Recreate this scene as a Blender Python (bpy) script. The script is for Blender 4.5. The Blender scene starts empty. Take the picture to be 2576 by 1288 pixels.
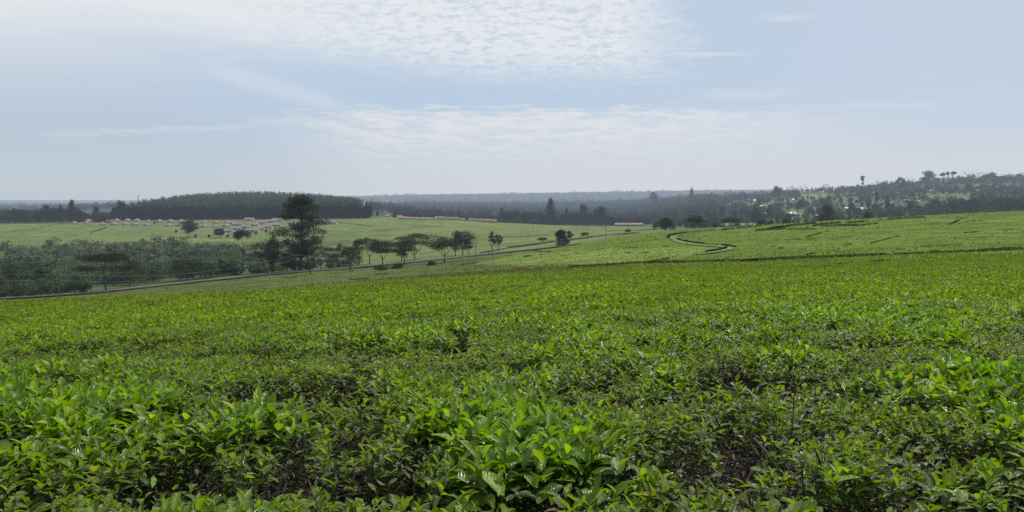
import bpy, math, random
import numpy as np
rng = np.random.default_rng(7)
random.seed(7)
SC = bpy.context.scene
COL = SC.collection
PI = math.pi
CAMZ = 1.6
FPX, CX, HZ = 1982.0, 1288.0, 510.0      # survey sheet: focal, centre column, eye-level row

# ------------------------------------------------------------------ small maths
def sm(a, b, x):
    t = np.clip((np.asarray(x, float) - a) / (b - a), 0, 1)
    return t * t * (3 - 2 * t)
_T = np.random.default_rng(3).random((256, 256))
def vnoise(x, y):
    x = np.asarray(x, float); y = np.asarray(y, float)
    xi = np.floor(x).astype(int); yi = np.floor(y).astype(int)
    fx = x - xi; fy = y - yi
    fx = fx * fx * (3 - 2 * fx); fy = fy * fy * (3 - 2 * fy)
    a = _T[xi & 255, yi & 255]; b = _T[(xi + 1) & 255, yi & 255]
    c = _T[xi & 255, (yi + 1) & 255]; d = _T[(xi + 1) & 255, (yi + 1) & 255]
    return (a * (1 - fx) + b * fx) * (1 - fy) + (c * (1 - fx) + d * fx) * fy
def fbm(x, y, o=4):
    s = 0; a = .5; t = 0
    for i in range(o):
        s = s + a * vnoise(x * 2 ** i + 17.3 * i, y * 2 ** i + 5.1 * i); t += a; a *= .5
    return s / t
def nrm(v):
    return v / np.maximum(np.linalg.norm(v, axis=-1, keepdims=True), 1e-9)

# ------------------------------------------------------------------ terrain
KY = [65, 100, 150, 200, 250, 300, 350, 400, 430, 450, 500, 600, 750, 900, 1000, 1100, 1400, 1800, 2000, 2300, 3000, 4200, 6000, 9000]
TAB = {
 -700: [772,798,800,790,778,766,752,738,728,720,694,632,592,572,564,560,550,542,538,531,521,513,506,500],
 0:    [757,775,775,766,752,745,728,708,696,689,668,622,577,564,561,559,552,545,541,535,524,515,508,503],
 300:  [745,757,756,748,740,722,712,700,690,683,660,622,585,560,554,543,526,524,526,528,522,513,508,503],
 600:  [733,741,737,728,717,706,690,681,676,670,655,618,582,558,551,538,510,494,499,510,515,510,506,502],
 900: [715,719,714,706,697,687,674,664,658,653,640,612,580,558,548,537,520,510,517,521,519,513,500,500],
 1000: [708,710,704,697,688,678,664,651,645,640,624,602,576,553,545,543,545,535,534,527,517,512,495,498],
 1200: [695,697,690,683,674,664,651,636,628,622,610,594,574,562,557,555,552,537,536,529,519,513,493,496],
 1400: [690,690,680,668,657,645,634,626,619,615,606,592,578,570,567,568,562,543,540,531,517,513,490,494],
 1600: [686,684,668,652,636,622,610,598,591,588,583,577,572,569,568,570,562,545,541,530,513,513,486,492],
 1800: [683,680,661,642,622,605,590,578,573,571,571,580,580,575,568,560,535,512,503,494,492,500,483,490],
 2000: [680,675,654,634,612,592,576,564,560,560,566,580,575,558,550,543,518,495,489,485,490,500,483,490],
 2200: [677,670,648,625,600,578,560,549,547,548,560,575,565,550,542,535,506,483,476,471,485,498,486,490],
 2400: [674,665,642,616,590,566,547,538,537,539,552,570,558,540,531,522,491,461,452,451,480,495,486,490],
 2576: [672,662,638,611,584,559,540,530,529,531,545,565,553,535,526,517,486,458,450,451,478,495,486,490],
 3300: [665,650,620,590,560,535,515,506,505,508,525,550,540,525,515,507,478,453,445,448,475,492,486,490]}
LXS = np.arange(-900, 3501, 20.0)
LYS = np.linspace(math.log(20), math.log(9000), 300)
def _build_table():
    cols = np.array(sorted(TAB)); arr = np.array([TAB[c] for c in cols], float)
    lk = np.log(KY)
    d = np.array([np.interp(LYS, lk, r) for r in arr])
    yy = np.exp(LYS)
    out = np.array([np.interp(LXS, cols, d[:, j]) for j in range(len(LYS))]).T
    yc = np.interp(LXS, cols, arr[:, 0])
    s = (yc - HZ) / FPX - .95 / 65
    near = HZ + FPX * (.95 / yy[None, :] + s[:, None])
    out = np.where(yy[None, :] < 65, near, out)
    def blur(a, sig, axis):
        k = int(3 * sig) + 1; w = np.exp(-.5 * (np.arange(-k, k + 1) / sig) ** 2); w /= w.sum()
        p = [(0, 0), (0, 0)]; p[axis] = (k, k); b = np.pad(a, p, mode='edge')
        return np.apply_along_axis(lambda v: np.convolve(v, w, 'valid'), axis, b)
    o2 = blur(out, 4.0, 0); o2 = blur(o2, 2.2, 1)
    keep = sm(50, 75, yy)[None, :]
    o2 = out * (1 - keep) + o2 * keep
    return o2, s
HT, SLOPE = _build_table()
def canopy(X, Y):
    """height of the crop tops / land surface"""
    X = np.asarray(X, float); Y = np.asarray(Y, float)
    xd = CX + FPX * X / np.maximum(Y, 9.0)
    xi = np.clip((xd + 900) / 20.0, 0, len(LXS) - 1.001)
    s = np.interp(xi, np.arange(len(LXS)), SLOPE)
    near = CAMZ - .95 - s * Y
    ly = np.log(np.clip(Y, 20.5, 8990))
    yi = np.clip((ly - LYS[0]) / (LYS[1] - LYS[0]), 0, len(LYS) - 1.001)
    i = xi.astype(int); j = yi.astype(int); fx = xi - i; fy = yi - j
    d = (HT[i, j] * (1 - fx) + HT[i + 1, j] * fx) * (1 - fy) + (HT[i, j + 1] * (1 - fx) + HT[i + 1, j + 1] * fx) * fy
    far = CAMZ - (d - HZ) / FPX * np.maximum(Y, 20.5)
    w = sm(22, 45, Y)
    return near * (1 - w) + far * w
def ground_z(X, Y):
    return canopy(X, Y) - .62 * (1 - sm(62, 78, Y)) - .04
def sheet_xy(X, Y, Z):
    return CX + FPX * X / np.maximum(Y, .1), HZ - FPX * (Z - CAMZ) / np.maximum(Y, .1)
def spot(xd, yd, lo=66, hi=6000):
    """point of the land surface that is surveyed at column xd, row yd, first one between the two ranges"""
    Y = np.exp(np.linspace(math.log(lo), math.log(hi), 2500))
    X = (xd - CX) / FPX * Y
    e = HZ - FPX * (canopy(X, Y) - CAMZ) / Y - yd
    c = np.where(np.sign(e[:-1]) != np.sign(e[1:]))[0]
    k = c[0] if len(c) else int(np.argmin(abs(e)))
    return float(X[k]), float(Y[k]), float(canopy(X[k], Y[k]))

# ------------------------------------------------------------------ mesh helpers
def mesh(name, V, Q, mats, parent=None, col=None, uv=None, midx=None, smooth=False, link=True):
    V = np.asarray(V, np.float32).reshape(-1, 3); Q = np.asarray(Q, np.int32).reshape(-1, 4)
    me = bpy.data.meshes.new(name)
    me.vertices.add(len(V)); me.vertices.foreach_set('co', V.ravel())
    me.loops.add(Q.size); me.loops.foreach_set('vertex_index', Q.ravel())
    me.polygons.add(len(Q)); me.polygons.foreach_set('loop_start', np.arange(0, Q.size, 4, dtype=np.int32))
    if midx is not None: me.polygons.foreach_set('material_index', np.asarray(midx, np.int32))
    me.polygons.foreach_set('use_smooth', np.full(len(Q), smooth))
    me.update(calc_edges=True)
    if col is not None:
        a = me.attributes.new('col', 'FLOAT_COLOR', 'POINT')
        c = np.ones((len(V), 4), np.float32); c[:, :3] = col; a.data.foreach_set('color', c.ravel())
    if uv is not None:
        a = me.attributes.new('luv', 'FLOAT_VECTOR', 'POINT')
        c = np.zeros((len(V), 3), np.float32); c[:, :2] = uv; a.data.foreach_set('vector', c.ravel())
    for m in (mats if isinstance(mats, (list, tuple)) else [mats]): me.materials.append(m)
    o = bpy.data.objects.new(name, me)
    if link: COL.objects.link(o)
    if parent: o.parent = parent
    return o
def tag(o, label=None, cat=None, group=None, kind=None):
    if label: o['label'] = label
    if cat: o['category'] = cat
    if group: o['group'] = group
    if kind: o['kind'] = kind
    return o
def empty(name, loc, rz=0, label=None, cat=None, group=None, s=1):
    o = bpy.data.objects.new(name, None); COL.objects.link(o)
    o.location = loc; o.rotation_euler = (0, 0, rz); o.scale = (s, s, s); o.empty_display_size = .5
    return tag(o, label, cat, group)
def copy_tree(o, parent=None):
    c = o.copy(); COL.objects.link(c); c.parent = parent
    for ch in list(o.children): copy_tree(ch, c)
    return c
class MB:
    """collects quads"""
    def __init__(s): s.v = []; s.q = []; s.c = []; s.n = 0
    def add(s, V, Q, c=None):
        V = np.asarray(V, float).reshape(-1, 3); s.v.append(V); s.q.append(np.asarray(Q, int).reshape(-1, 4) + s.n); s.n += len(V)
        if c is not None: s.c.append(np.broadcast_to(np.asarray(c, float), (len(V), 3)))
    def box(s, x0, x1, y0, y1, z0, z1, c=None):
        V = [(x, y, z) for z in (z0, z1) for y in (y0, y1) for x in (x0, x1)]
        s.add(V, [(0, 2, 3, 1), (4, 5, 7, 6), (0, 1, 5, 4), (2, 6, 7, 3), (0, 4, 6, 2), (1, 3, 7, 5)], c)
    def tube(s, pts, rad, n=6, c=None, cap=True):
        P = np.asarray(pts, float); R = np.broadcast_to(np.asarray(rad, float), (len(P),))
        T = nrm(np.gradient(P, axis=0)); ref = np.array([.31, .11, .94]) if abs(T[0][2]) < .8 else np.array([1., .2, .1])
        A = nrm(np.cross(T, ref)); B = np.cross(T, A)
        a = np.arange(n) * 2 * PI / n
        ring = P[:, None] + R[:, None, None] * (np.cos(a)[None, :, None] * A[:, None] + np.sin(a)[None, :, None] * B[:, None])
        m = len(P); q = []
        for i in range(m - 1):
            for k in range(n): q.append((i * n + k, i * n + (k + 1) % n, (i + 1) * n + (k + 1) % n, (i + 1) * n + k))
        V = ring.reshape(-1, 3)
        if cap and n == 6:
            for b in (0, (m - 1) * n): q += [(b, b + 1, b + 2, b + 3), (b, b + 3, b + 4, b + 5)]
        if cap and n == 4:
            for b in (0, (m - 1) * n): q += [(b, b + 1, b + 2, b + 3)]
        s.add(V, q, c)
    def build(s, name, mats, parent=None, **k):
        return mesh(name, np.concatenate(s.v), np.concatenate(s.q), mats, parent, col=np.concatenate(s.c) if s.c else None, **k)

# ------------------------------------------------------------------ materials
def newmat(name):
    m = bpy.data.materials.new(name); m.use_nodes = True; nt = m.node_tree; nt.nodes.clear(); return m, nt
def N(nt, t, **k):
    n = nt.nodes.new(t)
    for a, b in k.items():
        if a.startswith('i_'): n.inputs[a[2:].replace('_', ' ')].default_value = b
        else: setattr(n, a, b)
    return n
def math_(nt, op, a, b=None, clamp=False):
    n = nt.nodes.new('ShaderNodeMath'); n.operation = op; n.use_clamp = clamp
    for i, v in enumerate((a, b)):
        if v is None: continue
        if isinstance(v, (int, float)): n.inputs[i].default_value = v
        else: nt.links.new(v, n.inputs[i])
    return n.outputs[0]
def mixc(nt, f, a, b, blend='MIX'):
    n = nt.nodes.new('ShaderNodeMix'); n.data_type = 'RGBA'; n.blend_type = blend
    for i, v in ((0, f), (6, a), (7, b)):
        if isinstance(v, (int, float)): n.inputs[i].default_value = v
        elif isinstance(v, tuple): n.inputs[i].default_value = (*v, 1) if len(v) == 3 else v
        else: nt.links.new(v, n.inputs[i])
    return n.outputs[2]
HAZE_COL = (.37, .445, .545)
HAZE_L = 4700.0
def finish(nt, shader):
    """haze painted in as surface glow, growing with how far out in the landscape a surface lies"""
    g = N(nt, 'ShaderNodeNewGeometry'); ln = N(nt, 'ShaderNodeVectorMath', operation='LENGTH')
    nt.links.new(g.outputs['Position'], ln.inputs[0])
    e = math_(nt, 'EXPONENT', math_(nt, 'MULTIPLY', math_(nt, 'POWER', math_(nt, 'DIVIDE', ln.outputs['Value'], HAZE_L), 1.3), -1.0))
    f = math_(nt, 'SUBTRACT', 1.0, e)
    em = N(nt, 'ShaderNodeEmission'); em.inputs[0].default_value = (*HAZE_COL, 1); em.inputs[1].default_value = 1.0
    mx = N(nt, 'ShaderNodeMixShader'); nt.links.new(f, mx.inputs[0]); nt.links.new(shader, mx.inputs[1]); nt.links.new(em.outputs[0], mx.inputs[2])  # glow on the surface stands in for the hazy air before it
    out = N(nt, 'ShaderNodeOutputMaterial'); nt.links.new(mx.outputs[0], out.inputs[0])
def noise(nt, scale, detail=3, vec=None, rough=.55):
    n = N(nt, 'ShaderNodeTexNoise'); n.inputs['Scale'].default_value = scale; n.inputs['Detail'].default_value = detail; n.inputs['Roughness'].default_value = rough
    if vec is not None: nt.links.new(vec, n.inputs['Vector'])
    return n.outputs['Fac']
def ramp(nt, f, lo, hi, a, b):
    n = N(nt, 'ShaderNodeMapRange', interpolation_type='SMOOTHSTEP'); nt.links.new(f, n.inputs[0])
    for i, v in enumerate((lo, hi, a, b)): n.inputs[i + 1].default_value = v
    return n.outputs[0]
def plain(name, c, c2=None, scale=1.0, rough=.85, spec=.3, metal=0):
    m, nt = newmat(name); p = N(nt, 'ShaderNodeBsdfPrincipled')
    p.inputs['Roughness'].default_value = rough; p.inputs['Specular IOR Level'].default_value = spec; p.inputs['Metallic'].default_value = metal
    geo = N(nt, 'ShaderNodeNewGeometry')
    nt.links.new(mixc(nt, ramp(nt, noise(nt, scale, 4, geo.outputs['Position']), .35, .65, 0, 1), c, c2 or tuple(x * .72 for x in c)), p.inputs['Base Color'])
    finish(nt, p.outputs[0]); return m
def attr(nt, name):
    a = N(nt, 'ShaderNodeAttribute'); a.attribute_name = name; return a
def leafmat(name, trans=.3, rough=.6, spec=.3, veins=False, tcol=(1.25, 1.25, .5), nscale=.6):
    m, nt = newmat(name); p = N(nt, 'ShaderNodeBsdfPrincipled')
    p.inputs['Roughness'].default_value = rough; p.inputs['Specular IOR Level'].default_value = spec
    c = attr(nt, 'col').outputs['Color']
    geo = N(nt, 'ShaderNodeNewGeometry')
    if veins:
        u = attr(nt, 'luv'); sx = N(nt, 'ShaderNodeSeparateXYZ'); nt.links.new(u.outputs['Vector'], sx.inputs[0])
        au = math_(nt, 'ABSOLUTE', sx.outputs[0])
        nz = noise(nt, 60, 2, geo.outputs['Position'])
        ph = math_(nt, 'ADD', math_(nt, 'MULTIPLY', sx.outputs[1], 62), math_(nt, 'MULTIPLY', au, -11))
        ph = math_(nt, 'ADD', ph, math_(nt, 'MULTIPLY', nz, 5))
        w = math_(nt, 'SINE', ph)
        mid = ramp(nt, au, 0, .10, 1, 0)
        c = mixc(nt, math_(nt, 'MULTIPLY', mid, .45), c, mixc(nt, .5, c, (.30, .42, .10)))
        b = N(nt, 'ShaderNodeBump'); b.inputs['Strength'].default_value = .55; b.inputs['Distance'].default_value = .0025
        nt.links.new(math_(nt, 'ADD', math_(nt, 'MULTIPLY', w, .5), math_(nt, 'MULTIPLY', nz, .8)), b.inputs['Height'])
        nt.links.new(b.outputs[0], p.inputs['Normal'])
        nt.links.new(ramp(nt, noise(nt, 9, 2, geo.outputs['Position']), .3, .7, rough - .1, rough + .18), p.inputs['Roughness'])
    else:
        c = mixc(nt, 1.0, c, mixc(nt, noise(nt, nscale, 3, geo.outputs['Position']), (.55, .55, .55), (1.45, 1.45, 1.45)), 'MULTIPLY')
    nt.links.new(c, p.inputs['Base Color'])
    t = N(nt, 'ShaderNodeBsdfTranslucent'); nt.links.new(mixc(nt, 1.0, c, tcol, 'MULTIPLY'), t.inputs[0])
    mx = N(nt, 'ShaderNodeMixShader'); mx.inputs[0].default_value = trans
    nt.links.new(p.outputs[0], mx.inputs[1]); nt.links.new(t.outputs[0], mx.inputs[2])
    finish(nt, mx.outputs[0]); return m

M_leaf = leafmat('tea_leaf', .42, .32, .38, veins=True, tcol=(1.8, 1.85, .35))
M_leaffar = leafmat('tea_leaf_small', .40, .5, .16, tcol=(1.8, 1.85, .35), nscale=.35)
M_tree = leafmat('tree_foliage', .22, .7, .2)
M_far = leafmat('distant_foliage', .12, .9, .1, nscale=.02)
M_bark = plain('bark', (.075, .062, .05), (.035, .03, .026), 2.0)
M_pale_bark = plain('pale_bark', (.16, .14, .115), (.07, .06, .05), 2.0)
M_road = plain('road_asphalt', (.135, .118, .10), (.085, .078, .07), .22, spec=.08)
M_verge = plain('road_verge', (.10, .09, .062), (.065, .07, .032), .3, spec=.05)
M_path = plain('worn_grass_path', (.125, .165, .055), (.10, .135, .042), .5, spec=.05)
M_wall = plain('limewashed_wall', (.42, .40, .35), (.31, .295, .255), .8)
M_cream = plain('cream_thatch', (.26, .24, .185), (.17, .155, .12), .9)
M_tin = plain('weathered_tin', (.27, .27, .265), (.18, .18, .18), .6, rough=.5, spec=.5)
M_pink = plain('pinkish_tile_roof', (.27, .20, .165), (.19, .14, .115), .6)
M_brown = plain('rusty_roof', (.20, .12, .085), (.13, .085, .065), .6)
M_dark = plain('dark_opening', (.03, .028, .026), (.02, .02, .02))
M_glass = plain('window_glass', (.05, .055, .06), (.035, .04, .045), rough=.2, spec=.5)
M_pole = plain('creosoted_pole', (.12, .10, .08), (.08, .065, .05))
M_wire = plain('wire_metal', (.30, .30, .30), (.26, .26, .26), rough=.5)
M_ceramic = plain('insulator_ceramic', (.35, .33, .3))
M_steel = plain('galvanised_steel', (.35, .37, .39))
M_skin = plain('dark_skin', (.06, .035, .022))
M_shirtA = plain('pale_shirt_cloth', (.45, .44, .42))
M_shirtB = plain('dark_coat_cloth', (.035, .035, .045))
M_trous = plain('dark_trouser_cloth', (.03, .03, .035))
M_hair = plain('black_hair', (.012, .01, .01))

# twigs
m, nt = newmat('tea_twig'); p = N(nt, 'ShaderNodeBsdfPrincipled', i_Roughness=.8)
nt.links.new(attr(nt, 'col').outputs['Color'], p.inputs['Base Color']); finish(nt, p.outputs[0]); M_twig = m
# ground: land-cover colour per vertex, clumpy crop texture on top
m, nt = newmat('ground_cover'); p = N(nt, 'ShaderNodeBsdfPrincipled', i_Roughness=.95); p.inputs['Specular IOR Level'].default_value = .04
geo = N(nt, 'ShaderNodeNewGeometry'); pos = geo.outputs['Position']
n1 = noise(nt, .9, 5, pos, .65); n2 = noise(nt, .11, 4, pos, .6); n3 = noise(nt, .018, 4, pos)
mp = N(nt, 'ShaderNodeMapping'); mp.inputs['Scale'].default_value = (.03, .22, .1); mp.inputs['Rotation'].default_value = (0, 0, .25); nt.links.new(pos, mp.inputs[0])
n4 = noise(nt, 1.0, 3, mp.outputs[0])
c = attr(nt, 'col').outputs['Color']
c = mixc(nt, 1.0, c, mixc(nt, ramp(nt, n1, .3, .7, 0, 1), (.5, .52, .5), (1.46, 1.45, 1.4)), 'MULTIPLY')
c = mixc(nt, 1.0, c, mixc(nt, ramp(nt, n2, .3, .7, 0, 1), (.78, .82, .8), (1.2, 1.18, 1.15)), 'MULTIPLY')
c = mixc(nt, 1.0, c, mixc(nt, ramp(nt, n3, .3, .7, 0, 1), (.84, .9, .9), (1.14, 1.1, 1.08)), 'MULTIPLY')
c = mixc(nt, 1.0, c, mixc(nt, ramp(nt, n4, .3, .7, 0, 1), (.76, .79, .78), (1.24, 1.21, 1.18)), 'MULTIPLY')
nt.links.new(c, p.inputs['Base Color'])
b = N(nt, 'ShaderNodeBump'); b.inputs['Strength'].default_value = .9; b.inputs['Distance'].default_value = .5
nt.links.new(n1, b.inputs['Height']); nt.links.new(b.outputs[0], p.inputs['Normal'])
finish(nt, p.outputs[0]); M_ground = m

# ------------------------------------------------------------------ ground sheet
GREEN_A = np.array([.086, .126, .015]); GREEN_B = np.array([.122, .165, .034]); GREEN_FAR = np.array([.112, .140, .050])
OLIVE = np.array([.072, .088, .026]); SCRUB = np.array([.065, .088, .040]); EARTH = np.array([.035, .025, .018])
BARE = np.array([.125, .118, .072]); WOOD = np.array([.035, .048, .03])
def in_poly(px, py, poly, soft=6):
    """soft inside mask of a polygon in survey columns/rows"""
    poly = np.asarray(poly, float); inside = np.zeros(px.shape, bool); dist = np.full(px.shape, 1e9)
    for (x0, y0), (x1, y1) in zip(poly, np.roll(poly, -1, 0)):
        if y0 != y1: inside ^= ((y0 > py) != (y1 > py)) & (px < (x1 - x0) * (py - y0) / (y1 - y0) + x0)
        t = np.clip(((px - x0) * (x1 - x0) + (py - y0) * (y1 - y0)) / max((x1 - x0) ** 2 + (y1 - y0) ** 2, 1e-6), 0, 1)
        dist = np.minimum(dist, np.hypot((px - x0 - t * (x1 - x0)) * .25, py - y0 - t * (y1 - y0)))
    return sm(-soft, soft, np.where(inside, dist, -dist))
def land_colour(X, Y, Z):
    xd, yd = sheet_xy(X, Y, Z)
    w = fbm(X * .03, Y * .03) - .5
    yd2 = yd + w * 10
    c = np.tile(GREEN_A, (*X.shape, 1))
    def put(mask, col):
        nonlocal c
        c = c * (1 - mask[..., None]) + np.asarray(col) * mask[..., None]
    put((1 - sm(1200, 1500, xd + w * 200)) * sm(64, 80, Y), OLIVE)                       # grassy slope down to the road
    put(sm(64, 90, Y) * (1 - sm(130, 210, Y)) * (1 - sm(1100, 1500, xd)) * sm(300, 700, xd), GREEN_A * .6 + OLIVE * .45)
    put(in_poly(xd, yd2, [(1180, 664), (1300, 640), (1420, 634), (1560, 628), (1700, 622), (1790, 616), (1850, 616), (1850, 626), (1790, 632), (1700, 650), (1500, 662), (1300, 668)], 3) * sm(120, 160, Y) * (1 - sm(420, 460, Y)), GREEN_B)
    put(in_poly(xd, yd2, [(1000, 688), (1250, 668), (1500, 664), (1700, 662), (1700, 668), (1500, 676), (1250, 690), (1000, 700)], 4) * sm(90, 130, Y) * (1 - sm(300, 340, Y)), OLIVE * .95)
    # far side of the valley beyond the road
    beyond = sm(0, 14, Y - np.interp(xd, [-60, 0, 150, 265, 400, 600, 800, 1000, 1100, 1200, 1300, 1400, 1500, 1620, 1700], [236, 246, 256, 266, 290, 328, 340, 348, 358, 380, 395, 408, 425, 448, 470]))
    beyond = beyond * (1 - sm(1640, 1740, xd))
    put(beyond, GREEN_FAR)
    put(beyond * (1 - sm(820, 960, xd + w * 250)) * (1 - sm(585, 660, Y + w * 160)), SCRUB)
    put(beyond * sm(1500, 1900, xd) * (1 - sm(560, 600, Y)) * .6, GREEN_FAR * 1.0)
    village = in_poly(xd, yd2, [(215, 552), (520, 551), (720, 551), (830, 556), (850, 562), (760, 580), (690, 584), (560, 590), (520, 575), (400, 567), (215, 562)], 3) * sm(600, 680, Y) * (1 - sm(1000, 1050, Y))
    put(village * (.35 + .3 * sm(.45, .6, fbm(X * .05, Y * .05))), BARE)
    put(in_poly(xd, yd2, [(215, 548), (700, 545), (830, 552), (830, 556), (215, 556)], 2) * sm(600, 680, Y) * .6, (.15, .10, .07))
    # woodland floor past the fields
    edge = np.interp(xd, [-200, 250, 300, 920, 1000, 1100, 1640, 1700, 2600], [930, 930, 985, 985, 1060, 1090, 1090, 560, 560])
    put(sm(0, 40, Y - edge), WOOD * 1.25)
    hill = sm(560, 640, Y) * sm(1550, 1750, xd)
    patch = fbm(X * .006 + 3, Y * .004 + 8)
    put(hill * sm(.40, .5, patch), np.array([.085, .118, .052]))
    put(hill * sm(.60, .66, fbm(X * .013 + 9, Y * .006 + 2)), np.array([.09, .085, .055]))
    for poly, col in (([(2011, 489), (2086, 488), (2088, 499), (2015, 500)], (.12, .19, .055)), ([(2329, 488), (2380, 492), (2440, 494), (2440, 505), (2400, 510), (2329, 508)], (.085, .13, .06)),
                      ([(1910, 515), (1945, 514), (1945, 532), (1908, 532)], (.09, .135, .06)), ([(2450, 494), (2576, 490), (2576, 500), (2450, 500)], (.10, .12, .075)),
                      ([(1630, 508), (1690, 506), (1690, 516), (1620, 520)], (.11, .15, .075)), ([(2240, 512), (2330, 515), (2330, 532), (2200, 535)], (.10, .105, .065))):
        put(in_poly(xd, yd, poly, 3) * hill, col)
    put(sm(2600, 3000, Y), WOOD)
    put((1 - sm(58, 66, Y)), EARTH * .3)  # soil under the tea coloured near-black to paint in the gap shade
    return c
def build_ground():
    Yr = np.concatenate([-np.geomspace(60, 1, 12), np.linspace(0, 20, 26)[0:], np.geomspace(20.8, 9000, 640)])
    U = np.linspace(-1.25, 1.3, 430)
    X = U[None, :] * np.maximum(Yr[:, None] + 6, 8 + abs(Yr[:, None])); Y = np.broadcast_to(Yr[:, None], X.shape)
    Z = ground_z(X, Y)
    Z = Z + sm(60, 90, Y) * (fbm(X * .05, Y * .05) - .5) * .5
    c = land_colour(X, Y, Z)
    n, m_ = X.shape
    idx = np.arange(n * m_).reshape(n, m_)
    q = np.stack([idx[:-1, :-1], idx[:-1, 1:], idx[1:, 1:], idx[1:, :-1]], -1).reshape(-1, 4)
    o = mesh('ground', np.stack([X, Y, Z], -1), q, M_ground, col=c.reshape(-1, 3), smooth=True)
    tag(o, 'rolling green farmland sloping down to a wooded valley and hazy hills', kind='structure')
build_ground()

# ------------------------------------------------------------------ strips laid over the land
def densify(pts, n=12):
    out = []
    for a, b_ in zip(pts[:-1], pts[1:]):
        for t in np.linspace(0, 1, n, endpoint=False): out.append(tuple(np.array(a) * (1 - t) + np.array(b_) * t))
    return out + [tuple(pts[-1])]
def smooth_line(P, k=5, it=2):
    P = np.asarray(P, float)
    for _ in range(it):
        Q = np.pad(P, ((k, k), (0, 0)), mode='edge'); P2 = np.array([Q[i:i + 2 * k + 1].mean(0) for i in range(len(P))])
        P2[0] = P[0]; P2[-1] = P[-1]; P = P2
    return P
def strip(line, w0, w1, lift):
    L = np.asarray(line)[:, :2]; t = nrm(np.gradient(L, axis=0)); nrm_ = np.stack([-t[:, 1], t[:, 0]], 1)
    cs = np.linspace(w0, w1, 5); X = L[:, 0:1] + nrm_[:, 0:1] * cs; Y = L[:, 1:2] + nrm_[:, 1:2] * cs
    Z = canopy(X, Y) + lift
    idx = np.arange(X.size).reshape(X.shape)
    return np.stack([X, Y, Z], -1).reshape(-1, 3), np.stack([idx[:-1, :-1], idx[1:, :-1], idx[1:, 1:], idx[:-1, 1:]], -1).reshape(-1, 4)
ROADPTS = [(-260, 770, 225), (-60, 757, 238), (0, 752.5, 246), (150, 742, 256), (265, 731, 268), (400, 717, 292), (600, 696, 330), (800, 680, 344), (1000, 664, 352), (1100, 655, 362), (1200, 642.5, 380), (1300, 631, 396), (1400, 620.5, 408), (1450, 613, 415)]
def road_xyz(xd, Y): X = (xd - CX) / FPX * Y; return X, Y, float(canopy(X, Y))
rl = densify([road_xyz(a, c_)[:2] for a, b_, c_ in ROADPTS], 10)
RL = smooth_line(np.array([(x, y, 0) for x, y in rl]), 6, 2)
V, Q = strip(RL, -6.5, 7.5, .28); o = mesh('road_verge', V, Q, M_verge, smooth=True); tag(o, 'dry grassy shoulder running along both sides of the grey road', kind='structure')
V, Q = strip(RL, -4.2, 3.8, .46); o = mesh('road', V, Q, M_road, smooth=True); tag(o, 'grey country road climbing across the slope below the tea', kind='structure')

# cut sides of the tea along lanes and paths, their shade painted near-black
HEDGE = []   # (pts, height, lo, hi)
z3 = lambda *p: [(1207.5 + x * .276, 402.5 + y * .276) for x, y in p]
z4 = lambda *p: [(1864.9 + x * .276, 402.5 + y * .276) for x, y in p]
z1 = lambda *p: [(x * .25, 456.2 + y * .25) for x, y in p]
z2 = lambda *p: [(603.7 + x * .25, 456.2 + y * .25) for x, y in p]
HEDGE += [(z3((800, 985), (1340, 950), (1480, 940)), .8, 90, 400), (z3((1480, 945), (1900, 938), (2576, 925)), 1.0, 90, 400), (z4((0, 931), (840, 890), (1390, 868)), .95, 90, 400),
          (z4((1390, 868), (1700, 855)), .75, 90, 400), (z4((1700, 856), (2050, 842)), .9, 90, 400), (z4((2050, 842), (2250, 832), (2576, 814)), .85, 90, 400)]
HEDGE += [(z3((1715, 712), (1735, 692), (1890, 662)), 1.3, 200, 480), (z3((1890, 662), (2140, 640)), .9, 200, 480), (z3((2190, 642), (2300, 628), (2576, 606)), 1.2, 200, 480),
          (z3((1795, 724), (1840, 738), (1900, 750), (2050, 766)), 1.0, 200, 480), (z3((2050, 768), (2200, 778)), .6, 200, 480), (z3((2200, 780), (2330, 795)), .95, 200, 480),
          (z3((2240, 800), (2230, 815), (2060, 845)), 1.1, 200, 480), (z3((2060, 847), (1950, 853)), .4, 150, 480), (z3((1300, 806), (1500, 796), (1730, 790)), .5, 150, 480), (z3((1200, 815), (1300, 806)), .25, 150, 480)]
HEDGE += [(z3((400, 886), (470, 876)), .9, 150, 450), (z3((460, 830), (720, 838)), .6, 150, 450), (z3((520, 868), (580, 860)), .6, 150, 450), (z3((1330, 848), (1380, 848)), .5, 150, 450), (z3((1480, 852), (1540, 845)), .7, 150, 450), (z3((1590, 920), (1790, 893)), .5, 120, 450), (z3((550, 905), (900, 885)), .25, 120, 450)]
HEDGE += [(z3((240, 808), (420, 785), (690, 748)), 1.4, 300, 520), (z3((800, 738), (1040, 703), (1250, 683), (1460, 668)), 1.3, 300, 560), (z3((1160, 652), (1630, 634)), .8, 380, 800), (z3((200, 704), (640, 690)), .8, 380, 800), (z3((0, 848), (240, 810)), .7, 300, 520)]
HEDGE += [(z3((0, 567), (300, 578), (640, 593), (1000, 602), (1630, 606)), 1.6, 700, 1090), (z2((1900, 380), (2576, 412)), 1.6, 700, 1090)]
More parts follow.
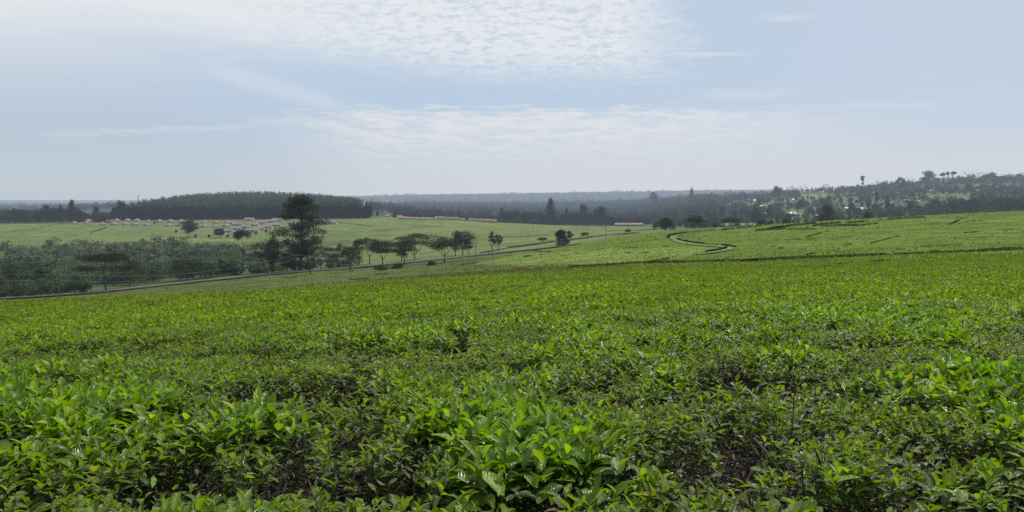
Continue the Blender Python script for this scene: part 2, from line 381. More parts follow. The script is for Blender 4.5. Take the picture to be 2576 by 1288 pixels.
HEDGE += [(z4((120, 652), (240, 640), (400, 612)), 1.6, 250, 470), (z4((400, 612), (690, 580)), 1.8, 250, 470), (z4((300, 640), (420, 630)), 1.6, 250, 470), (z4((430, 636), (690, 632)), .9, 250, 470), (z4((640, 604), (760, 590), (920, 572)), 1.4, 250, 470),
          (z4((720, 612), (900, 600), (1090, 602)), 1.5, 250, 470), (z4((980, 582), (1140, 566)), 1.5, 250, 470), (z4((1080, 600), (1260, 582)), .9, 250, 470), (z4((1330, 546), (1500, 536), (1690, 530)), 1.6, 250, 470), (z4((1480, 552), (1690, 556)), .6, 250, 470), (z4((1230, 548), (1330, 545)), .6, 250, 470)]
HEDGE += [(z4(*a), h, 90, 470) for a, h in ((((300, 732), (440, 724)), .3), (((440, 724), (540, 722)), .6), (((590, 718), (690, 714)), .5), (((590, 706), (700, 672), (800, 646)), .45), (((850, 816), (1130, 802)), .5), (((1130, 802), (1280, 800)), .25), (((590, 866), (740, 834), (850, 820)), .35), (((1370, 796), (1500, 790)), .6),
          (((1560, 788), (2050, 770)), .4), (((2050, 772), (2280, 766)), .3), (((1730, 671), (1870, 668)), .5), (((2040, 668), (2180, 656)), .6), (((2330, 646), (2500, 634)), .45), (((1160, 760), (1400, 704), (1620, 658)), .28), (((1830, 612), (1920, 580), (2000, 545)), .4), (((2000, 541), (2070, 535)), .6), (((2180, 535), (2400, 530), (2576, 536)), .3),
          (((1200, 936), (1400, 918)), .45), (((800, 958), (1000, 955)), .35), (((510, 824), (590, 820)), .6), (((960, 772), (1000, 768)), .7), (((350, 810), (380, 806)), .7), (((2100, 552), (2140, 556)), .5), (((1780, 526), (1900, 520)), .5), (((930, 705), (1010, 698)), .4), (((450, 995), (900, 978)), .3), (((2100, 922), (2576, 902)), .25), (((1700, 830), (1820, 832)), .35))]
HEDGE += [(z1((0, 516), (300, 490), (480, 450), (700, 416)), .65, 500, 960), (z1((920, 516), (1090, 464)), .9, 500, 960), (z2((930, 412), (1150, 430), (1340, 452)), .7, 500, 990), (z2((830, 602), (1300, 590)), .5, 420, 900), (z2((840, 500), (1700, 492)), .5, 420, 900), (z2((1700, 458), (2050, 456)), .9, 420, 950), (z2((1100, 548), (1500, 540)), .45, 420, 900)]
HEDGE += [(z2((1350, 944), (1490, 936)), .7, 90, 330), (z2((900, 905), (1800, 860), (2300, 838)), .35, 120, 340), (z2((1050, 996), (1900, 958)), .4, 70, 300), (z2((2080, 836), (2576, 826)), .35, 120, 340), (z2((250, 978), (560, 970)), .35, 100, 340)]
def build_hedge():
    mb = MB(); LV = []; 
    for pts, h, lo, hi in HEDGE:
        d = densify(pts, max(4, int(30 * np.hypot(*(np.array(pts[-1]) - pts[0])) / 120 / max(1, len(pts) - 1)) + 4))
        P = np.array([spot(x, y, lo, hi) for x, y in d])
        if len(P) < 3: continue
        keep = np.ones(len(P), bool)                                            # drop jumps between ridges
        for i in range(1, len(P)): keep[i] = abs(P[i, 1] - P[i - 1, 1]) < .2 * P[i, 1]
        P = P[keep]
        if len(P) < 3: continue
        # dense wall of little leaf clumps
        seg = np.linalg.norm(np.diff(P, axis=0), axis=1); cum = np.concatenate([[0], np.cumsum(seg)])
        size = max(.16, P[:, 1].mean() * .0009)
        n = int(cum[-1] / size * max(1, h / size) * 4.0)
        n = min(n, 7000)
        t = rng.random(n) * cum[-1]
        B = np.stack([np.interp(t, cum, P[:, k]) for k in range(3)], 1)
        wob = (.55 + .9 * fbm(B[:, 0] * .09, B[:, 1] * .09 + 4)) * sm(0, .04 * cum[-1] + .1, t) * sm(0, .04 * cum[-1] + .1, cum[-1] - t)
        hh = (rng.random(n) * h * (.62 if h > .7 else .42) + .02) * wob
        wv = (fbm(B[:, 0] * .05 + 3, B[:, 0] * .02) - .5) * 5 * (P[:, 1].mean() / 300)
        if h < .7:
            kp = fbm(B[:, 0] * .12 + 7, B[:, 1] * .12) > .45; B = B[kp]; hh = hh[kp]; wv = wv[kp]; n = len(B)
        LV.append((np.column_stack([B[:, 0] + rng.normal(0, .25, n), B[:, 1] + wv + rng.random(n) * .7, canopy(B[:, 0], B[:, 1]) + hh]), np.full(n, size), hh / h))
    P = np.concatenate([a[0] for a in LV]); S = np.concatenate([a[1] for a in LV]); F = np.concatenate([a[2] for a in LV])
    V, Q = cards(P, S * 1.0, S * .6, rng, up=.1)
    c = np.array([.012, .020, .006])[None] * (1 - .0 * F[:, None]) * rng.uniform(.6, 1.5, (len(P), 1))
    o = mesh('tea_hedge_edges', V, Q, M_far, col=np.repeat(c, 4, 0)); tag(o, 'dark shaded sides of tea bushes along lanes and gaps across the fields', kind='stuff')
def cards(P, L, W, r, up=.3, dirs=None):
    n = len(P)
    A = nrm(r.normal(size=(n, 3))) if dirs is None else dirs
    Nn = nrm(r.normal(size=(n, 3)) + np.array([0, 0, up * 2.0])); S = nrm(np.cross(A, Nn))
    L = np.broadcast_to(L, (n,))[:, None]; W = np.broadcast_to(W, (n,))[:, None]
    Nn = nrm(np.cross(S, A))
    V = np.stack([P - A * L * .5, P + S * W * .5 + Nn * W * .12, P + A * L * .5, P - S * W * .5 + Nn * W * .12], 1)
    return V.reshape(-1, 3), np.arange(n * 4).reshape(-1, 4)
build_hedge()
# the S-bend of a grass path on the hill
def path_from(pts, w, lo, hi, lift=.2):
    P = np.array([spot(x, y, lo, hi) for x, y in densify(pts, 10)]); return strip(smooth_line(P, 3, 1), -w, w, lift)
V, Q = path_from(z3((2140, 646), (1900, 672), (1770, 692), (1755, 712), (1800, 742), (1900, 764), (2060, 780), (2200, 790), (2290, 806), (2240, 825), (2080, 852), (1950, 862)), 1.5, 200, 480)
tag(mesh('grass_path', V, Q, M_path, smooth=True), 'pale grass path winding in an S bend over the tea hill', kind='structure')

# ------------------------------------------------------------------ foreground tea
# lush or bare places, in survey columns/rows: x, y, rx, ry, amount
LUSH = [(300, 1070, 330, 90, .8), (180, 1190, 260, 80, .8), (1210, 1040, 150, 50, .75), (1440, 1210, 140, 90, .9), (1290, 1260, 200, 60, .7), (2250, 825, 190, 42, .9), (2050, 1090, 150, 60, .35), (2510, 1240, 120, 70, .9), (2390, 935, 150, 36, .7), (1760, 1050, 160, 45, .35), (560, 1110, 160, 60, .5), (2120, 870, 130, 30, .4),
        (880, 1100, 60, 30, .3), (1150, 950, 80, 35, .5), (350, 950, 160, 40, .4), (1900, 900, 150, 25, .35), (1640, 860, 120, 25, .3), (2100, 1200, 120, 60, .4)]
BARE_ = [(480, 1082, 60, 24, -1.3), (640, 1225, 210, 55, -.9), (1050, 1145, 105, 42, -1.1), (990, 1225, 160, 36, -.8), (1830, 1130, 170, 48, -1.1), (2170, 962, 210, 24, -1.1), (2350, 1150, 190, 60, -.9), (1960, 872, 170, 15, -1.0), (2490, 952, 60, 26, -1.3), (1470, 980, 70, 20, -.7), (860, 1020, 90, 22, -.7), (930, 1095, 110, 26, -.8),
         (1240, 850, 110, 8, -.8), (2065, 757, 50, 5, -.9), (1000, 812, 70, 8, -.9), (1700, 815, 150, 7, -.7), (100, 975, 120, 14, -.6), (330, 1095, 60, 14, -.6), (1750, 1010, 130, 16, -.7), (1130, 880, 120, 9, -.6), (2320, 1010, 150, 16, -.7), (1560, 935, 100, 12, -.6), (420, 985, 100, 10, -.6), (700, 905, 120, 10, -.7),
         (1950, 960, 100, 14, -.8), (2480, 850, 90, 9, -.8), (760, 760, 190, 4, -.6), (1500, 745, 160, 3, -.55), (1900, 712, 260, 2.5, -.5), (1060, 730, 240, 2.6, -.6), (2430, 728, 140, 3, -.6), (560, 772, 120, 4, -.5), (300, 840, 160, 7, -.5), (1380, 790, 160, 5, -.5), (2250, 690, 300, 1.8, -.4), (2100, 1270, 160, 30, -.5), (1640, 1270, 100, 20, -.4)]
def vigour(X, Y):
    Z = canopy(X, Y); xd, yd = sheet_xy(X, Y, Z)
    v = (fbm(X * 1.1 + 4, Y * 1.1 + 9, 4) - .5) * 2.0 + .20
    v += (fbm(X * .2 + 31, Y * .5 + 2, 3) - .5) * 1.0
    f = sm(26, 60, Y); v = v * (1 - .45 * f)
    for x, y, rx, ry, a in LUSH + BARE_:
        v = v + a * (.34 if a > 0 else .70) * np.exp(-((xd - x) / rx) ** 2 * 1.6 - ((yd - y) / ry) ** 2 * 1.6)
    return v
def leaves(P, A, Nn, L, W, curl, fold, rows=5):
    """blades with a folded midrib and a drooping tip"""
    n = len(P); S = nrm(np.cross(A, Nn)); Nn = np.cross(S, A)
    t = np.linspace(0, 1, rows)
    w = np.sin(PI * np.clip(t, 0, 1) ** .85) ** .75 * (1 - .25 * t); w[0] = .10; w[-1] = .03
    k = curl[:, None] + 1e-4
    a = k * t[None, :]
    al = np.sin(a) / k * L[:, None]; dn = -(1 - np.cos(a)) / k * L[:, None]
    C = P[:, None] + A[:, None] * al[..., None] + Nn[:, None] * dn[..., None]
    ww = w[None, :] * W[:, None] * .5
    nl = Nn[:, None] * np.cos(a)[..., None] + A[:, None] * np.sin(a)[..., None]
    wav = 1 + .18 * np.sin(t[None, :] * 9 + rng.random((n, 1)) * 6)
    E1 = C + S[:, None] * ww[..., None] + nl * (ww * fold[:, None] * wav)[..., None]
    E2 = C - S[:, None] * ww[..., None] + nl * (ww * fold[:, None] * (2 - wav))[..., None]
    V = np.stack([E1, C, E2], 2)                       # n, rows, 3, xyz
    base = (np.arange(n) * rows * 3)[:, None, None]
    r_ = np.arange(rows - 1)[None, :, None] * 3
    q = np.stack([r_ + np.array([0, 1]), r_ + np.array([1, 2]), r_ + np.array([4, 5]), r_ + np.array([3, 4])], -1) + base[..., None]
    uv = np.zeros((n, rows, 3, 2)); uv[..., 0] = np.array([-1, 0, 1]); uv[..., 1] = t[None, :, None]
    return V.reshape(-1, 3), q.reshape(-1, 4), uv.reshape(-1, 2), rows * 3
def sample(Y0, Y1, dens, umax=.74):
    n = int(dens * umax * (Y1 ** 2 - Y0 ** 2)); Y = np.sqrt(rng.random(n) * (Y1 ** 2 - Y0 ** 2) + Y0 ** 2)
    return (rng.random(n) * 2 - 1) * umax * Y, Y
YOUNG = np.array([.195, .300, .018]); MATURE = np.array([.058, .118, .012]); OLD = np.array([.066, .090, .018]); DRY = np.array([.12, .095, .05]); LUSHC = np.array([.066, .185, .010])
def clump(X, Y): return fbm(X * 3.1 + 11, Y * 3.1 + 5, 3)
def lift_(X, Y, v): return (fbm(X * .35 + 8, Y * .35 + 3, 3) - .5) * .10 + np.clip(v, -1.2, 1.0) * .06
class Bag:
    def __init__(s): s.V = []; s.Q = []; s.U = []; s.C = []; s.n = 0
    def add(s, r, col):
        V, Q, U, k = r; s.V.append(V); s.Q.append(Q + s.n); s.U.append(U); s.C.append(np.repeat(col, k, 0)); s.n += len(V)
    def build(s, name, mat): return mesh(name, np.concatenate(s.V), np.concatenate(s.Q), mat, col=np.concatenate(s.C), uv=np.concatenate(s.U), smooth=True)
def near_tea():
    bag = Bag()
    def shoots(Y0, Y1, dens, rows):
        X, Y = sample(Y0, Y1, dens)
        v = vigour(X, Y)
        k = rng.random(len(X)) < (sm(-.75, .25, v) * .96 + .03) * (.05 + .95 * sm(.42, .54, clump(X, Y) + .12 * np.clip(v, -1, 1))) * (1 - sm(12.5, 18, Y))
        X, Y, v = X[k], Y[k], v[k]; n = len(X)
        big = sm(-.05, .8, v)
        z = canopy(X, Y) + lift_(X, Y, v) - .02
        hgt = (.065 + .085 * big) * rng.uniform(.5, 1.35, n)
        lean = rng.normal(0, .28, (n, 2))
        ax = nrm(np.column_stack([lean, np.ones(n)]))
        nl = 6
        ph = rng.random(n) * 6.28; yg = rng.random(n)
        for i in range(nl):
            f = i / (nl - 1.0)                                         # 0 lowest leaf, 1 the tip
            use = rng.random(n) < (1.0 if i in (1, 3, 4) else .8)
            m_ = use
            p = np.column_stack([X, Y, z])[m_] + ax[m_] * ((f * 1.05 - .25) * hgt[m_])[:, None]
            ang = ph[m_] + i * 2.4 + rng.normal(0, .3, m_.sum())
            el = (-.05 + f * 1.05) + rng.normal(0, .25, m_.sum())
            A = nrm(np.column_stack([np.cos(ang) * np.cos(el), np.sin(ang) * np.cos(el), np.sin(el)]) + ax[m_] * .15)
            up = np.column_stack([-np.cos(ang) * np.sin(el), -np.sin(ang) * np.sin(el), np.cos(el)]) + rng.normal(0, .22, (m_.sum(), 3))
            L = (.056 + .062 * big[m_]) * rng.choice([.75, 1.0, 1.0, 1.2], m_.sum()) * (1.12 - .5 * f ** 2) * rng.uniform(.7, 1.25, m_.sum())
            W = L * rng.uniform(.40, .60, m_.sum())
            bl = np.clip(.25 + .75 * f + .35 * (yg[m_] - .5) + .1 * rng.normal(size=m_.sum()), 0, 1)[:, None]
            c = MATURE * (1 - bl) + (YOUNG * (1 - .6 * big[m_][:, None] * (yg[m_] < .7)[:, None]) + LUSHC * .6 * big[m_][:, None] * (yg[m_] < .7)[:, None]) * bl
            c = c * rng.uniform(.7, 1.2, (m_.sum(), 1)) * (.72 + .28 * big[m_])[:, None]
            yl = rng.random(m_.sum()) < .012; c[yl] = np.array([.26, .25, .03]) * rng.uniform(.6, 1.0, (yl.sum(), 1)); od = rng.random(m_.sum()) < .10; c[od] *= .45
            dr = (big[m_] < .35) & (rng.random(m_.sum()) < .18); c[dr] = c[dr] * .45 + np.array([.10, .11, .04]) * .55
            bag.add(leaves(p, A, up, L, W, rng.uniform(.2, 1.1, m_.sum()) * (1 - .4 * f), rng.uniform(.1, .5, m_.sum()) + .3 * f, rows), c)
    shoots(1.7, 6, 250, 6); shoots(6, 18, 175, 5)
    # flat table of cropped older leaves underneath
    for Y0, Y1, dens, rows in ((1.7, 6, 1050, 4), (6, 18, 800, 3)):
        X, Y = sample(Y0, Y1, dens); v = vigour(X, Y)
        k = rng.random(len(X)) < (sm(-1.0, -.1, v) * .88 + .08) * (.03 + .97 * sm(.41, .52, clump(X, Y) + .10 * np.clip(v, -1, 1))) * (1 - sm(12.5, 18, Y)); X, Y, v = X[k], Y[k], v[k]; n = len(X)
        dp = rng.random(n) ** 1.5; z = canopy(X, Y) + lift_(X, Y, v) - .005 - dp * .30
        ang = rng.random(n) * 6.283; el = rng.normal(.15, .45, n)
        A = np.column_stack([np.cos(ang) * np.cos(el), np.sin(ang) * np.cos(el), np.sin(el)])
        up = np.column_stack([-np.cos(ang) * np.sin(el), -np.sin(ang) * np.sin(el), np.cos(el)]) + rng.normal(0, .4, (n, 3))
        L = rng.uniform(.040, .088, n); mixo = rng.random((n, 1))
        c = (OLD * mixo + (MATURE * .5 + YOUNG * .5) * (1 - mixo)) * rng.uniform(.6, 1.4, (n, 1)); d = rng.random(n) < .10 + .25 * (v < -.3); c[d] = DRY * rng.uniform(.5, 1.3, (d.sum(), 1)); c = c * (1 - .58 * sm(.35, .8, dp))[:, None]  # deeper leaves coloured darker, shade inside the bush painted in
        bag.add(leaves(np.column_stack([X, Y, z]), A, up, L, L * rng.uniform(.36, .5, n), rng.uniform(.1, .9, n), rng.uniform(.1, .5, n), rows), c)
    X, Y = sample(1.7, 9, 520); n = len(X); z = ground_z(X, Y) + rng.uniform(.01, .09, n)
    ang = rng.random(n) * 6.283; A = nrm(np.column_stack([np.cos(ang), np.sin(ang), rng.normal(0, .2, n)])); upv = np.column_stack([rng.normal(0, .4, (n, 2)), np.ones(n)])
    L = rng.uniform(.04, .09, n); c = np.where(rng.random((n, 1)) < .6, np.array([[.030, .018, .012]]), np.array([[.055, .042, .027]])) * rng.uniform(.3, 1.1, (n, 1))  # litter tones lowered to stand in for shade between the stems
    bag.add(leaves(np.column_stack([X, Y, z]), A, upv, L, L * rng.uniform(.3, .5, n), rng.uniform(-.6, 1.2, n), rng.uniform(0, .6, n), 3), c)
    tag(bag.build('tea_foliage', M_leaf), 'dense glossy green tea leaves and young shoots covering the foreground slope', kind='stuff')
    # twigs: cropped brown stems, most visible where the bushes are bare
    V = []; Q = []; C = []; n0 = 0
    for Y0, Y1, dens in ((1.7, 7, 640), (7, 16, 200)):
        X, Y = sample(Y0, Y1, dens); v = vigour(X, Y)
        k = rng.random(len(X)) < .12 + .88 * (1 - sm(-.75, -.15, v)); X, Y, v = X[k], Y[k], v[k]; n = len(X)
        z = canopy(X, Y) + lift_(X, Y, v) - .19 - rng.random(n) ** 1.2 * .32
        ang = rng.random(n) * 6.283; el = np.where(rng.random(n) < .6, rng.normal(.85, .35, n), rng.normal(.1, .25, n))
        D = np.column_stack([np.cos(ang) * np.cos(el), np.sin(ang) * np.cos(el), np.sin(el)])
        L = rng.uniform(.09, .27, n) * np.where(rng.random(n) < .06, 2.0, 1); bend = rng.normal(0, .22, (n, 3)) * L[:, None]
        r0 = rng.uniform(.0018, .0050, n) * np.where(rng.random(n) < .08, 1.8, 1)
        P0 = np.column_stack([X, Y, z]); Pm = P0 + D * (L * .5)[:, None] + bend * .5; P1 = P0 + D * L[:, None] + rng.normal(0, .1, (n, 3)) * L[:, None]
        S = nrm(np.cross(D, rng.normal(size=(n, 3)))); T = np.cross(S, D)
        rings = []
        for Pk, s_ in ((P0, 1.25), (Pm, 1.0), (P1, .8)):
            for a in (0, 2.094, 4.189): rings.append(Pk + (S * math.cos(a) + T * math.sin(a)) * (r0 * s_)[:, None])
        VV = np.stack(rings, 1); b_ = (np.arange(n) * 9)[:, None, None] + n0
        q = np.array([[r * 3 + k_, r * 3 + (k_ + 1) % 3, r * 3 + 3 + (k_ + 1) % 3, r * 3 + 3 + k_] for r in range(2) for k_ in range(3)])
        V.append(VV.reshape(-1, 3)); Q.append((q[None] + b_).reshape(-1, 4)); n0 += n * 9
        c = np.where(rng.random((n, 1)) < .35, np.array([[.36, .28, .20]]), np.array([[.19, .115, .07]])) * rng.uniform(.35, 1.0, (n, 1)) * (.28 + .60 * (1 - sm(-.8, -.2, v)))[:, None]; C.append(np.repeat(c, 9, 0))  # twigs under leafy spots coloured darker, as if out of the sun
    o = mesh('tea_twigs', np.concatenate(V), np.concatenate(Q), M_twig, col=np.concatenate(C)); tag(o, 'bare brown pruned tea twigs showing in gaps between the leaves', kind='stuff')
    # litter layer, darkened in colour for the gap shade, hides the soil between stems
def mid_tea():
    Vs = []; Qs = []; Cs = []; n0 = 0
    for Y0, Y1, kk, zone in ((12.0, 30, 5.8, 0), (30, 72, 5.4, 1), (72, 150, 2.4, 2)):
        s0 = .0026
        def size(Y): return np.maximum(.068, Y * s0)
        smin = size(np.array([Y0]))[0]
        n = int(kk / smin ** 2 * .74 * (Y1 ** 2 - Y0 ** 2) * .5)
        n = min(n, 900000)
        Y = np.sqrt(rng.random(n) * (Y1 ** 2 - Y0 ** 2) + Y0 ** 2)
        keep = rng.random(n) < (smin / size(Y)) ** 2; Y = Y[keep]; n = len(Y)
        X = (rng.random(n) * 2 - 1) * .74 * Y
        v = vigour(X, Y)
        if zone == 2:
            xd = CX + FPX * X / Y; pr = sm(1150, 1500, xd) * .8 + .12; k = rng.random(n) < pr * (1 - .8 * sm(110, 150, Y))
        elif zone == 9: pass
        else: k = rng.random(n) < (.14 + .86 * sm(-.75, .05, v)) * (.05 + .95 * sm(.40, .53, fbm(X * (3.1 - 1.9 * zone) + 11, Y * (2.4 - 1.7 * zone) + 5, 3))) * sm(11, 17.5, Y)
        X, Y, v = X[k], Y[k], v[k]; n = len(X); s = size(Y) * rng.uniform(.7, 1.5, n) * (1 + .35 * sm(.2, .8, v))
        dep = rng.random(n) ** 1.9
        z = canopy(X, Y) + (lift_(X, Y, v) * (1.25 if zone < 2 else .4)) + (-dep * np.where(Y < 72, .44, .12)) + (0 if zone < 2 else .06) + np.where(rng.random(n) < .12, .06, 0)
        ang = rng.random(n) * 6.283; el = rng.normal(.5, .4, n)
        A = np.column_stack([np.cos(ang) * np.cos(el), np.sin(ang) * np.cos(el), np.sin(el)])
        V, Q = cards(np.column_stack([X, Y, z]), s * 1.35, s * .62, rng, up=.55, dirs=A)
        m1 = np.clip(.62 * (1 - dep) + .28 * rng.normal(size=n) + .22 * v + .16, 0, 1)[:, None]
        c = (MATURE * (1 - m1) + YOUNG * m1) * rng.uniform(.65, 1.25, (n, 1))
        olive = rng.random(n) < .22; c[olive] = c[olive] * .5 + np.array([.085, .10, .03]) * .5
        sd_ = sm(.30, .62, dep)[:, None]; c = c * (1 - sd_) + np.array([.020, .020, .009]) * rng.uniform(.5, 1.6, (n, 1)) * sd_  # low leaves fade to dark stem tone, painting shade into gaps
        dk = (v < -.45) & (rng.random(n) < .55); c[dk] = np.where(rng.random((dk.sum(), 1)) < .5, DRY, OLD) * rng.uniform(.4, .9, (dk.sum(), 1))
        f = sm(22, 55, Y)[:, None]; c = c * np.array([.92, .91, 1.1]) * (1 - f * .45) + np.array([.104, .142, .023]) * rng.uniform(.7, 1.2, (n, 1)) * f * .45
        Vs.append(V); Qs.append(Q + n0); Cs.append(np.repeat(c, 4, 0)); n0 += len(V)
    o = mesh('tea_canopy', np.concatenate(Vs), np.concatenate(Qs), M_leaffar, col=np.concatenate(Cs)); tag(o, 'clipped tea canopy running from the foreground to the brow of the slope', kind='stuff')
def far_tea():
    Vs = []; Cs = []
    for Y0, Y1, kk in ((80, 200, .35), (200, 470, .10)):
        smin = Y0 * .0024; n = int(kk / smin ** 2 * .74 * (Y1 ** 2 - Y0 ** 2) * .5)
        Y = np.sqrt(rng.random(n) * (Y1 ** 2 - Y0 ** 2) + Y0 ** 2); Y = Y[rng.random(n) < (Y0 / Y) ** 2]; n = len(Y)
        X = (rng.random(n) * 2 - 1) * .74 * Y; xd = CX + FPX * X / Y
        ry = np.interp(xd, RXD, RYD)
        k = (Y < ry - 14) & ((xd > 850 + 250 * vnoise(X * .05, Y * .05)) | (rng.random(n) < .25)) & (rng.random(n) < .25 + .75 * sm(.35, .6, fbm(X * .06, Y * .14)))
        X, Y = X[k], Y[k]; n = len(X); Z = canopy(X, Y)
        c = land_colour(X, Y, Z) * rng.uniform(.75, 1.25, (n, 1))
        s_ = Y * .0024 * rng.uniform(.7, 1.4, n)
        V, Q = cards(np.column_stack([X, Y, Z + rng.uniform(-.05, .12, n)]), s_ * 1.5, s_ * .7, rng, up=.8)
        Vs.append(V); Cs.append(np.repeat(c, 4, 0))
    V = np.concatenate(Vs); o = mesh('tea_bush_tops', V, np.arange(len(V)).reshape(-1, 4), M_leaffar, col=np.concatenate(Cs)); tag(o, 'mottled tea bush tops carpeting the rolling hill past the brow', kind='stuff')
RXD = [a for a, b_, c_ in ROADPTS] + [1500, 1620, 1700, 2600]; RYD = [c_ for a, b_, c_ in ROADPTS] + [425, 448, 470, 480]
near_tea(); mid_tea(); far_tea()
# undulating floor below the tea is the ground sheet, coloured dark as gap shade

# ------------------------------------------------------------------ trees
def crown_clumps(kind, H, R, r):
    C = []
    if kind == 'umbrella':
        k = 19
        for i in range(k):
            a = i * 2.4 + r.random(); q = math.sqrt((i + .5) / k); tier = r.random()
            C.append((R * .86 * q * math.cos(a), R * .86 * q * math.sin(a), H * (.92 - .15 * q ** 2 - .22 * (tier > .62) + r.normal() * .03), R * .41, H * .078))
    elif kind == 'layered':
        for i in range(20):
            a = r.random() * 6.28; q = math.sqrt(r.random()); zz = r.random() ** .8
            C.append((R * .78 * q * math.cos(a) * (1 - .25 * zz), R * .78 * q * math.sin(a) * (1 - .25 * zz), H * (.44 + .50 * zz * (1 - .3 * q)), R * .37, H * .085))
    elif kind == 'round':
        for i in range(22):
            a = r.random() * 6.28; u = r.uniform(-1, 1); q = math.sqrt(1 - u * u) * r.random() ** .4
            C.append((R * .72 * q * math.cos(a), R * .72 * q * math.sin(a), H * (.60 + .31 * u), R * .36, H * .115))
    elif kind == 'bush':
        for i in range(20):
            a = r.random() * 6.28; u = r.random(); q = math.sqrt(max(0, 1 - u ** 2)) * r.random() ** .4
            C.append((R * .72 * q * math.cos(a), R * .72 * q * math.sin(a), H * (.12 + .72 * u), R * .38, H * .17))
    elif kind == 'sparse':
        for i in range(12):
            a = r.random() * 6.28; q = r.random() ** .6; zz = r.random()
            C.append((R * .75 * q * math.cos(a) * (1.1 - .5 * zz), R * .75 * q * math.sin(a) * (1.1 - .5 * zz), H * (.45 + .49 * zz), R * .26, H * .07))
    elif kind == 'cone':
        for i in range(20):
            zz = (i + .5) / 20; a = i * 2.4; q = (1 - zz) ** .75
            C.append((R * .55 * q * math.cos(a), R * .55 * q * math.sin(a), H * (.14 + .80 * zz), R * (.18 + .48 * q), H * .07))
    elif kind == 'thin':
        for z_, w_ in ((.93, .9), (.80, .75), (.70, .45), (.50, .5)):
            for j in range(3): a = r.random() * 6.28; C.append((R * .4 * math.cos(a) * w_, R * .4 * math.sin(a) * w_, H * (z_ + r.normal() * .015), R * .55 * w_, H * .05))
    elif kind == 'stem_top':       # umbrella-topped plantation survivor
        for j in range(9): a = r.random() * 6.28; q = r.random() ** .5; C.append((R * .6 * q * math.cos(a), R * .6 * q * math.sin(a), H * (.86 - .14 * q + r.normal() * .03), R * .42, H * .07))
    elif kind == 'giant':
        prof = [(.99, .14), (.94, .38), (.88, .52), (.81, .62), (.74, .68), (.67, .78), (.60, .86), (.53, .98), (.46, .92), (.39, .74), (.32, .52), (.26, .28)]
        for zf, wf in prof:
            ox, oy = r.normal(0, .05, 2) * R
            for j in range(8):
                if r.random() < .08: continue
                a = j * .785 + r.random() * .9; q = r.random() ** .5
                C.append((R * wf * .80 * q * math.cos(a) + R * .07 * (zf - .5) + ox, R * wf * .80 * q * math.sin(a) + oy, H * (zf - .035 + r.normal() * .022), R * (.17 + .17 * r.random()), H * .047))
    return np.array(C)
def tree_meshes(kind, H, R, n, size, tone, seed, forks=3, trunk_r=None, fork_at=None, bark=None, single=False, link=True, name='tree', mat=None, dens=None):
    r = np.random.default_rng(seed); C = crown_clumps(kind, H, R, r)
    fk = fork_at if fork_at is not None else {'umbrella': .30, 'layered': .25, 'round': .28, 'bush': .05, 'sparse': .22, 'cone': .9, 'thin': .9, 'stem_top': .72, 'giant': .85}[kind]
    tr = trunk_r or H * .022
    mb = MB(); lean = r.normal(0, .02, 2) * H
    top = np.array([lean[0], lean[1], H * fk])
    ts = np.linspace(0, 1, 7); trunk = np.column_stack([lean[0] * ts + np.sin(ts * 3 + seed) * H * .008, lean[1] * ts, H * fk * ts - H * .015])
    mb.tube(trunk, np.linspace(tr * 1.25, tr * (.62 if kind not in ('cone', 'giant', 'thin') else .3), 7) + np.array([tr * .5, 0, 0, 0, 0, 0, 0]), 6)
    joints = [top + np.array([0, 0, 0])]
    if forks > 1 and kind in ('umbrella', 'layered', 'round', 'sparse', 'stem_top'):
        mains = []
        for i in range(forks):
            a = i * 6.283 / forks + r.random(); e = np.array([R * .35 * math.cos(a), R * .35 * math.sin(a), H * (fk + (.80 - fk) * .62)]) + np.array([*lean, 0])
            mid = (top + e) / 2 + np.array([R * .07 * math.cos(a), R * .07 * math.sin(a), -H * .02])
            mb.tube([top - np.array([0, 0, H * .03]), (top + mid) / 2, mid, (mid + e) / 2, e], np.linspace(tr * .6, tr * .3, 5), 6); mains.append(e)
        joints = mains
    for c_ in C[:: (1 if len(C) < 30 else 3)]:
        p = c_[:3]
        if kind in ('cone', 'giant', 'thin', 'bush'): j = np.array([lean[0] * .5, lean[1] * .5, max(H * .03, min(H * fk, p[2] - H * .05))])
        else: j = min(joints, key=lambda q: np.linalg.norm(q - p))
        mid = (j + p) / 2 + np.array([0, 0, -.04 * H if kind != 'umbrella' else -.01 * H]) + r.normal(0, .01, 3) * H
        mb.tube([j, mid, p], [tr * .28, tr * .18, tr * .07], 4)
    # crown
    per = np.maximum(4, (n * 1.5 * (C[:, 3] ** 2 * C[:, 4]) ** .6 / ((C[:, 3] ** 2 * C[:, 4]) ** .6).sum()).astype(int))
    ci = np.repeat(np.arange(len(C)), per); k = len(ci)
    d = nrm(r.normal(size=(k, 3))) * (r.random((k, 1)) ** .45); P = C[ci, :3] + d * np.column_stack([C[ci, 3], C[ci, 3], C[ci, 4]])
    P += r.normal(0, size * .4, (k, 3)); P[:, 2] = np.maximum(P[:, 2], size * .3)
    V, Q = cards(P, size * r.uniform(.7, 1.5, k), size * r.uniform(.5, .9, k), r, up=.35)
    ctone = r.uniform(.68, 1.4, len(C))[ci] * r.uniform(.65, 1.35, k)
    col = np.asarray(tone)[None] * ctone[:, None] * np.column_stack([r.uniform(.9, 1.15, k), np.ones(k), r.uniform(.8, 1.1, k)])
    mt = mat or M_tree
    tv, tq = np.concatenate(mb.v), np.concatenate(mb.q)
    if single:
        VV = np.concatenate([tv, V]); QQ = np.concatenate([tq, Q + len(tv)])
        cc = np.concatenate([np.tile([.04, .034, .028], (len(tv), 1)), np.repeat(col, 4, 0)])
        return mesh(name, VV, QQ, [bark or M_bark, mt], col=cc, midx=np.concatenate([np.zeros(len(tq), int), np.ones(len(Q), int)]), link=link)
    return (tv, tq), (V, Q, np.repeat(col, 4, 0))
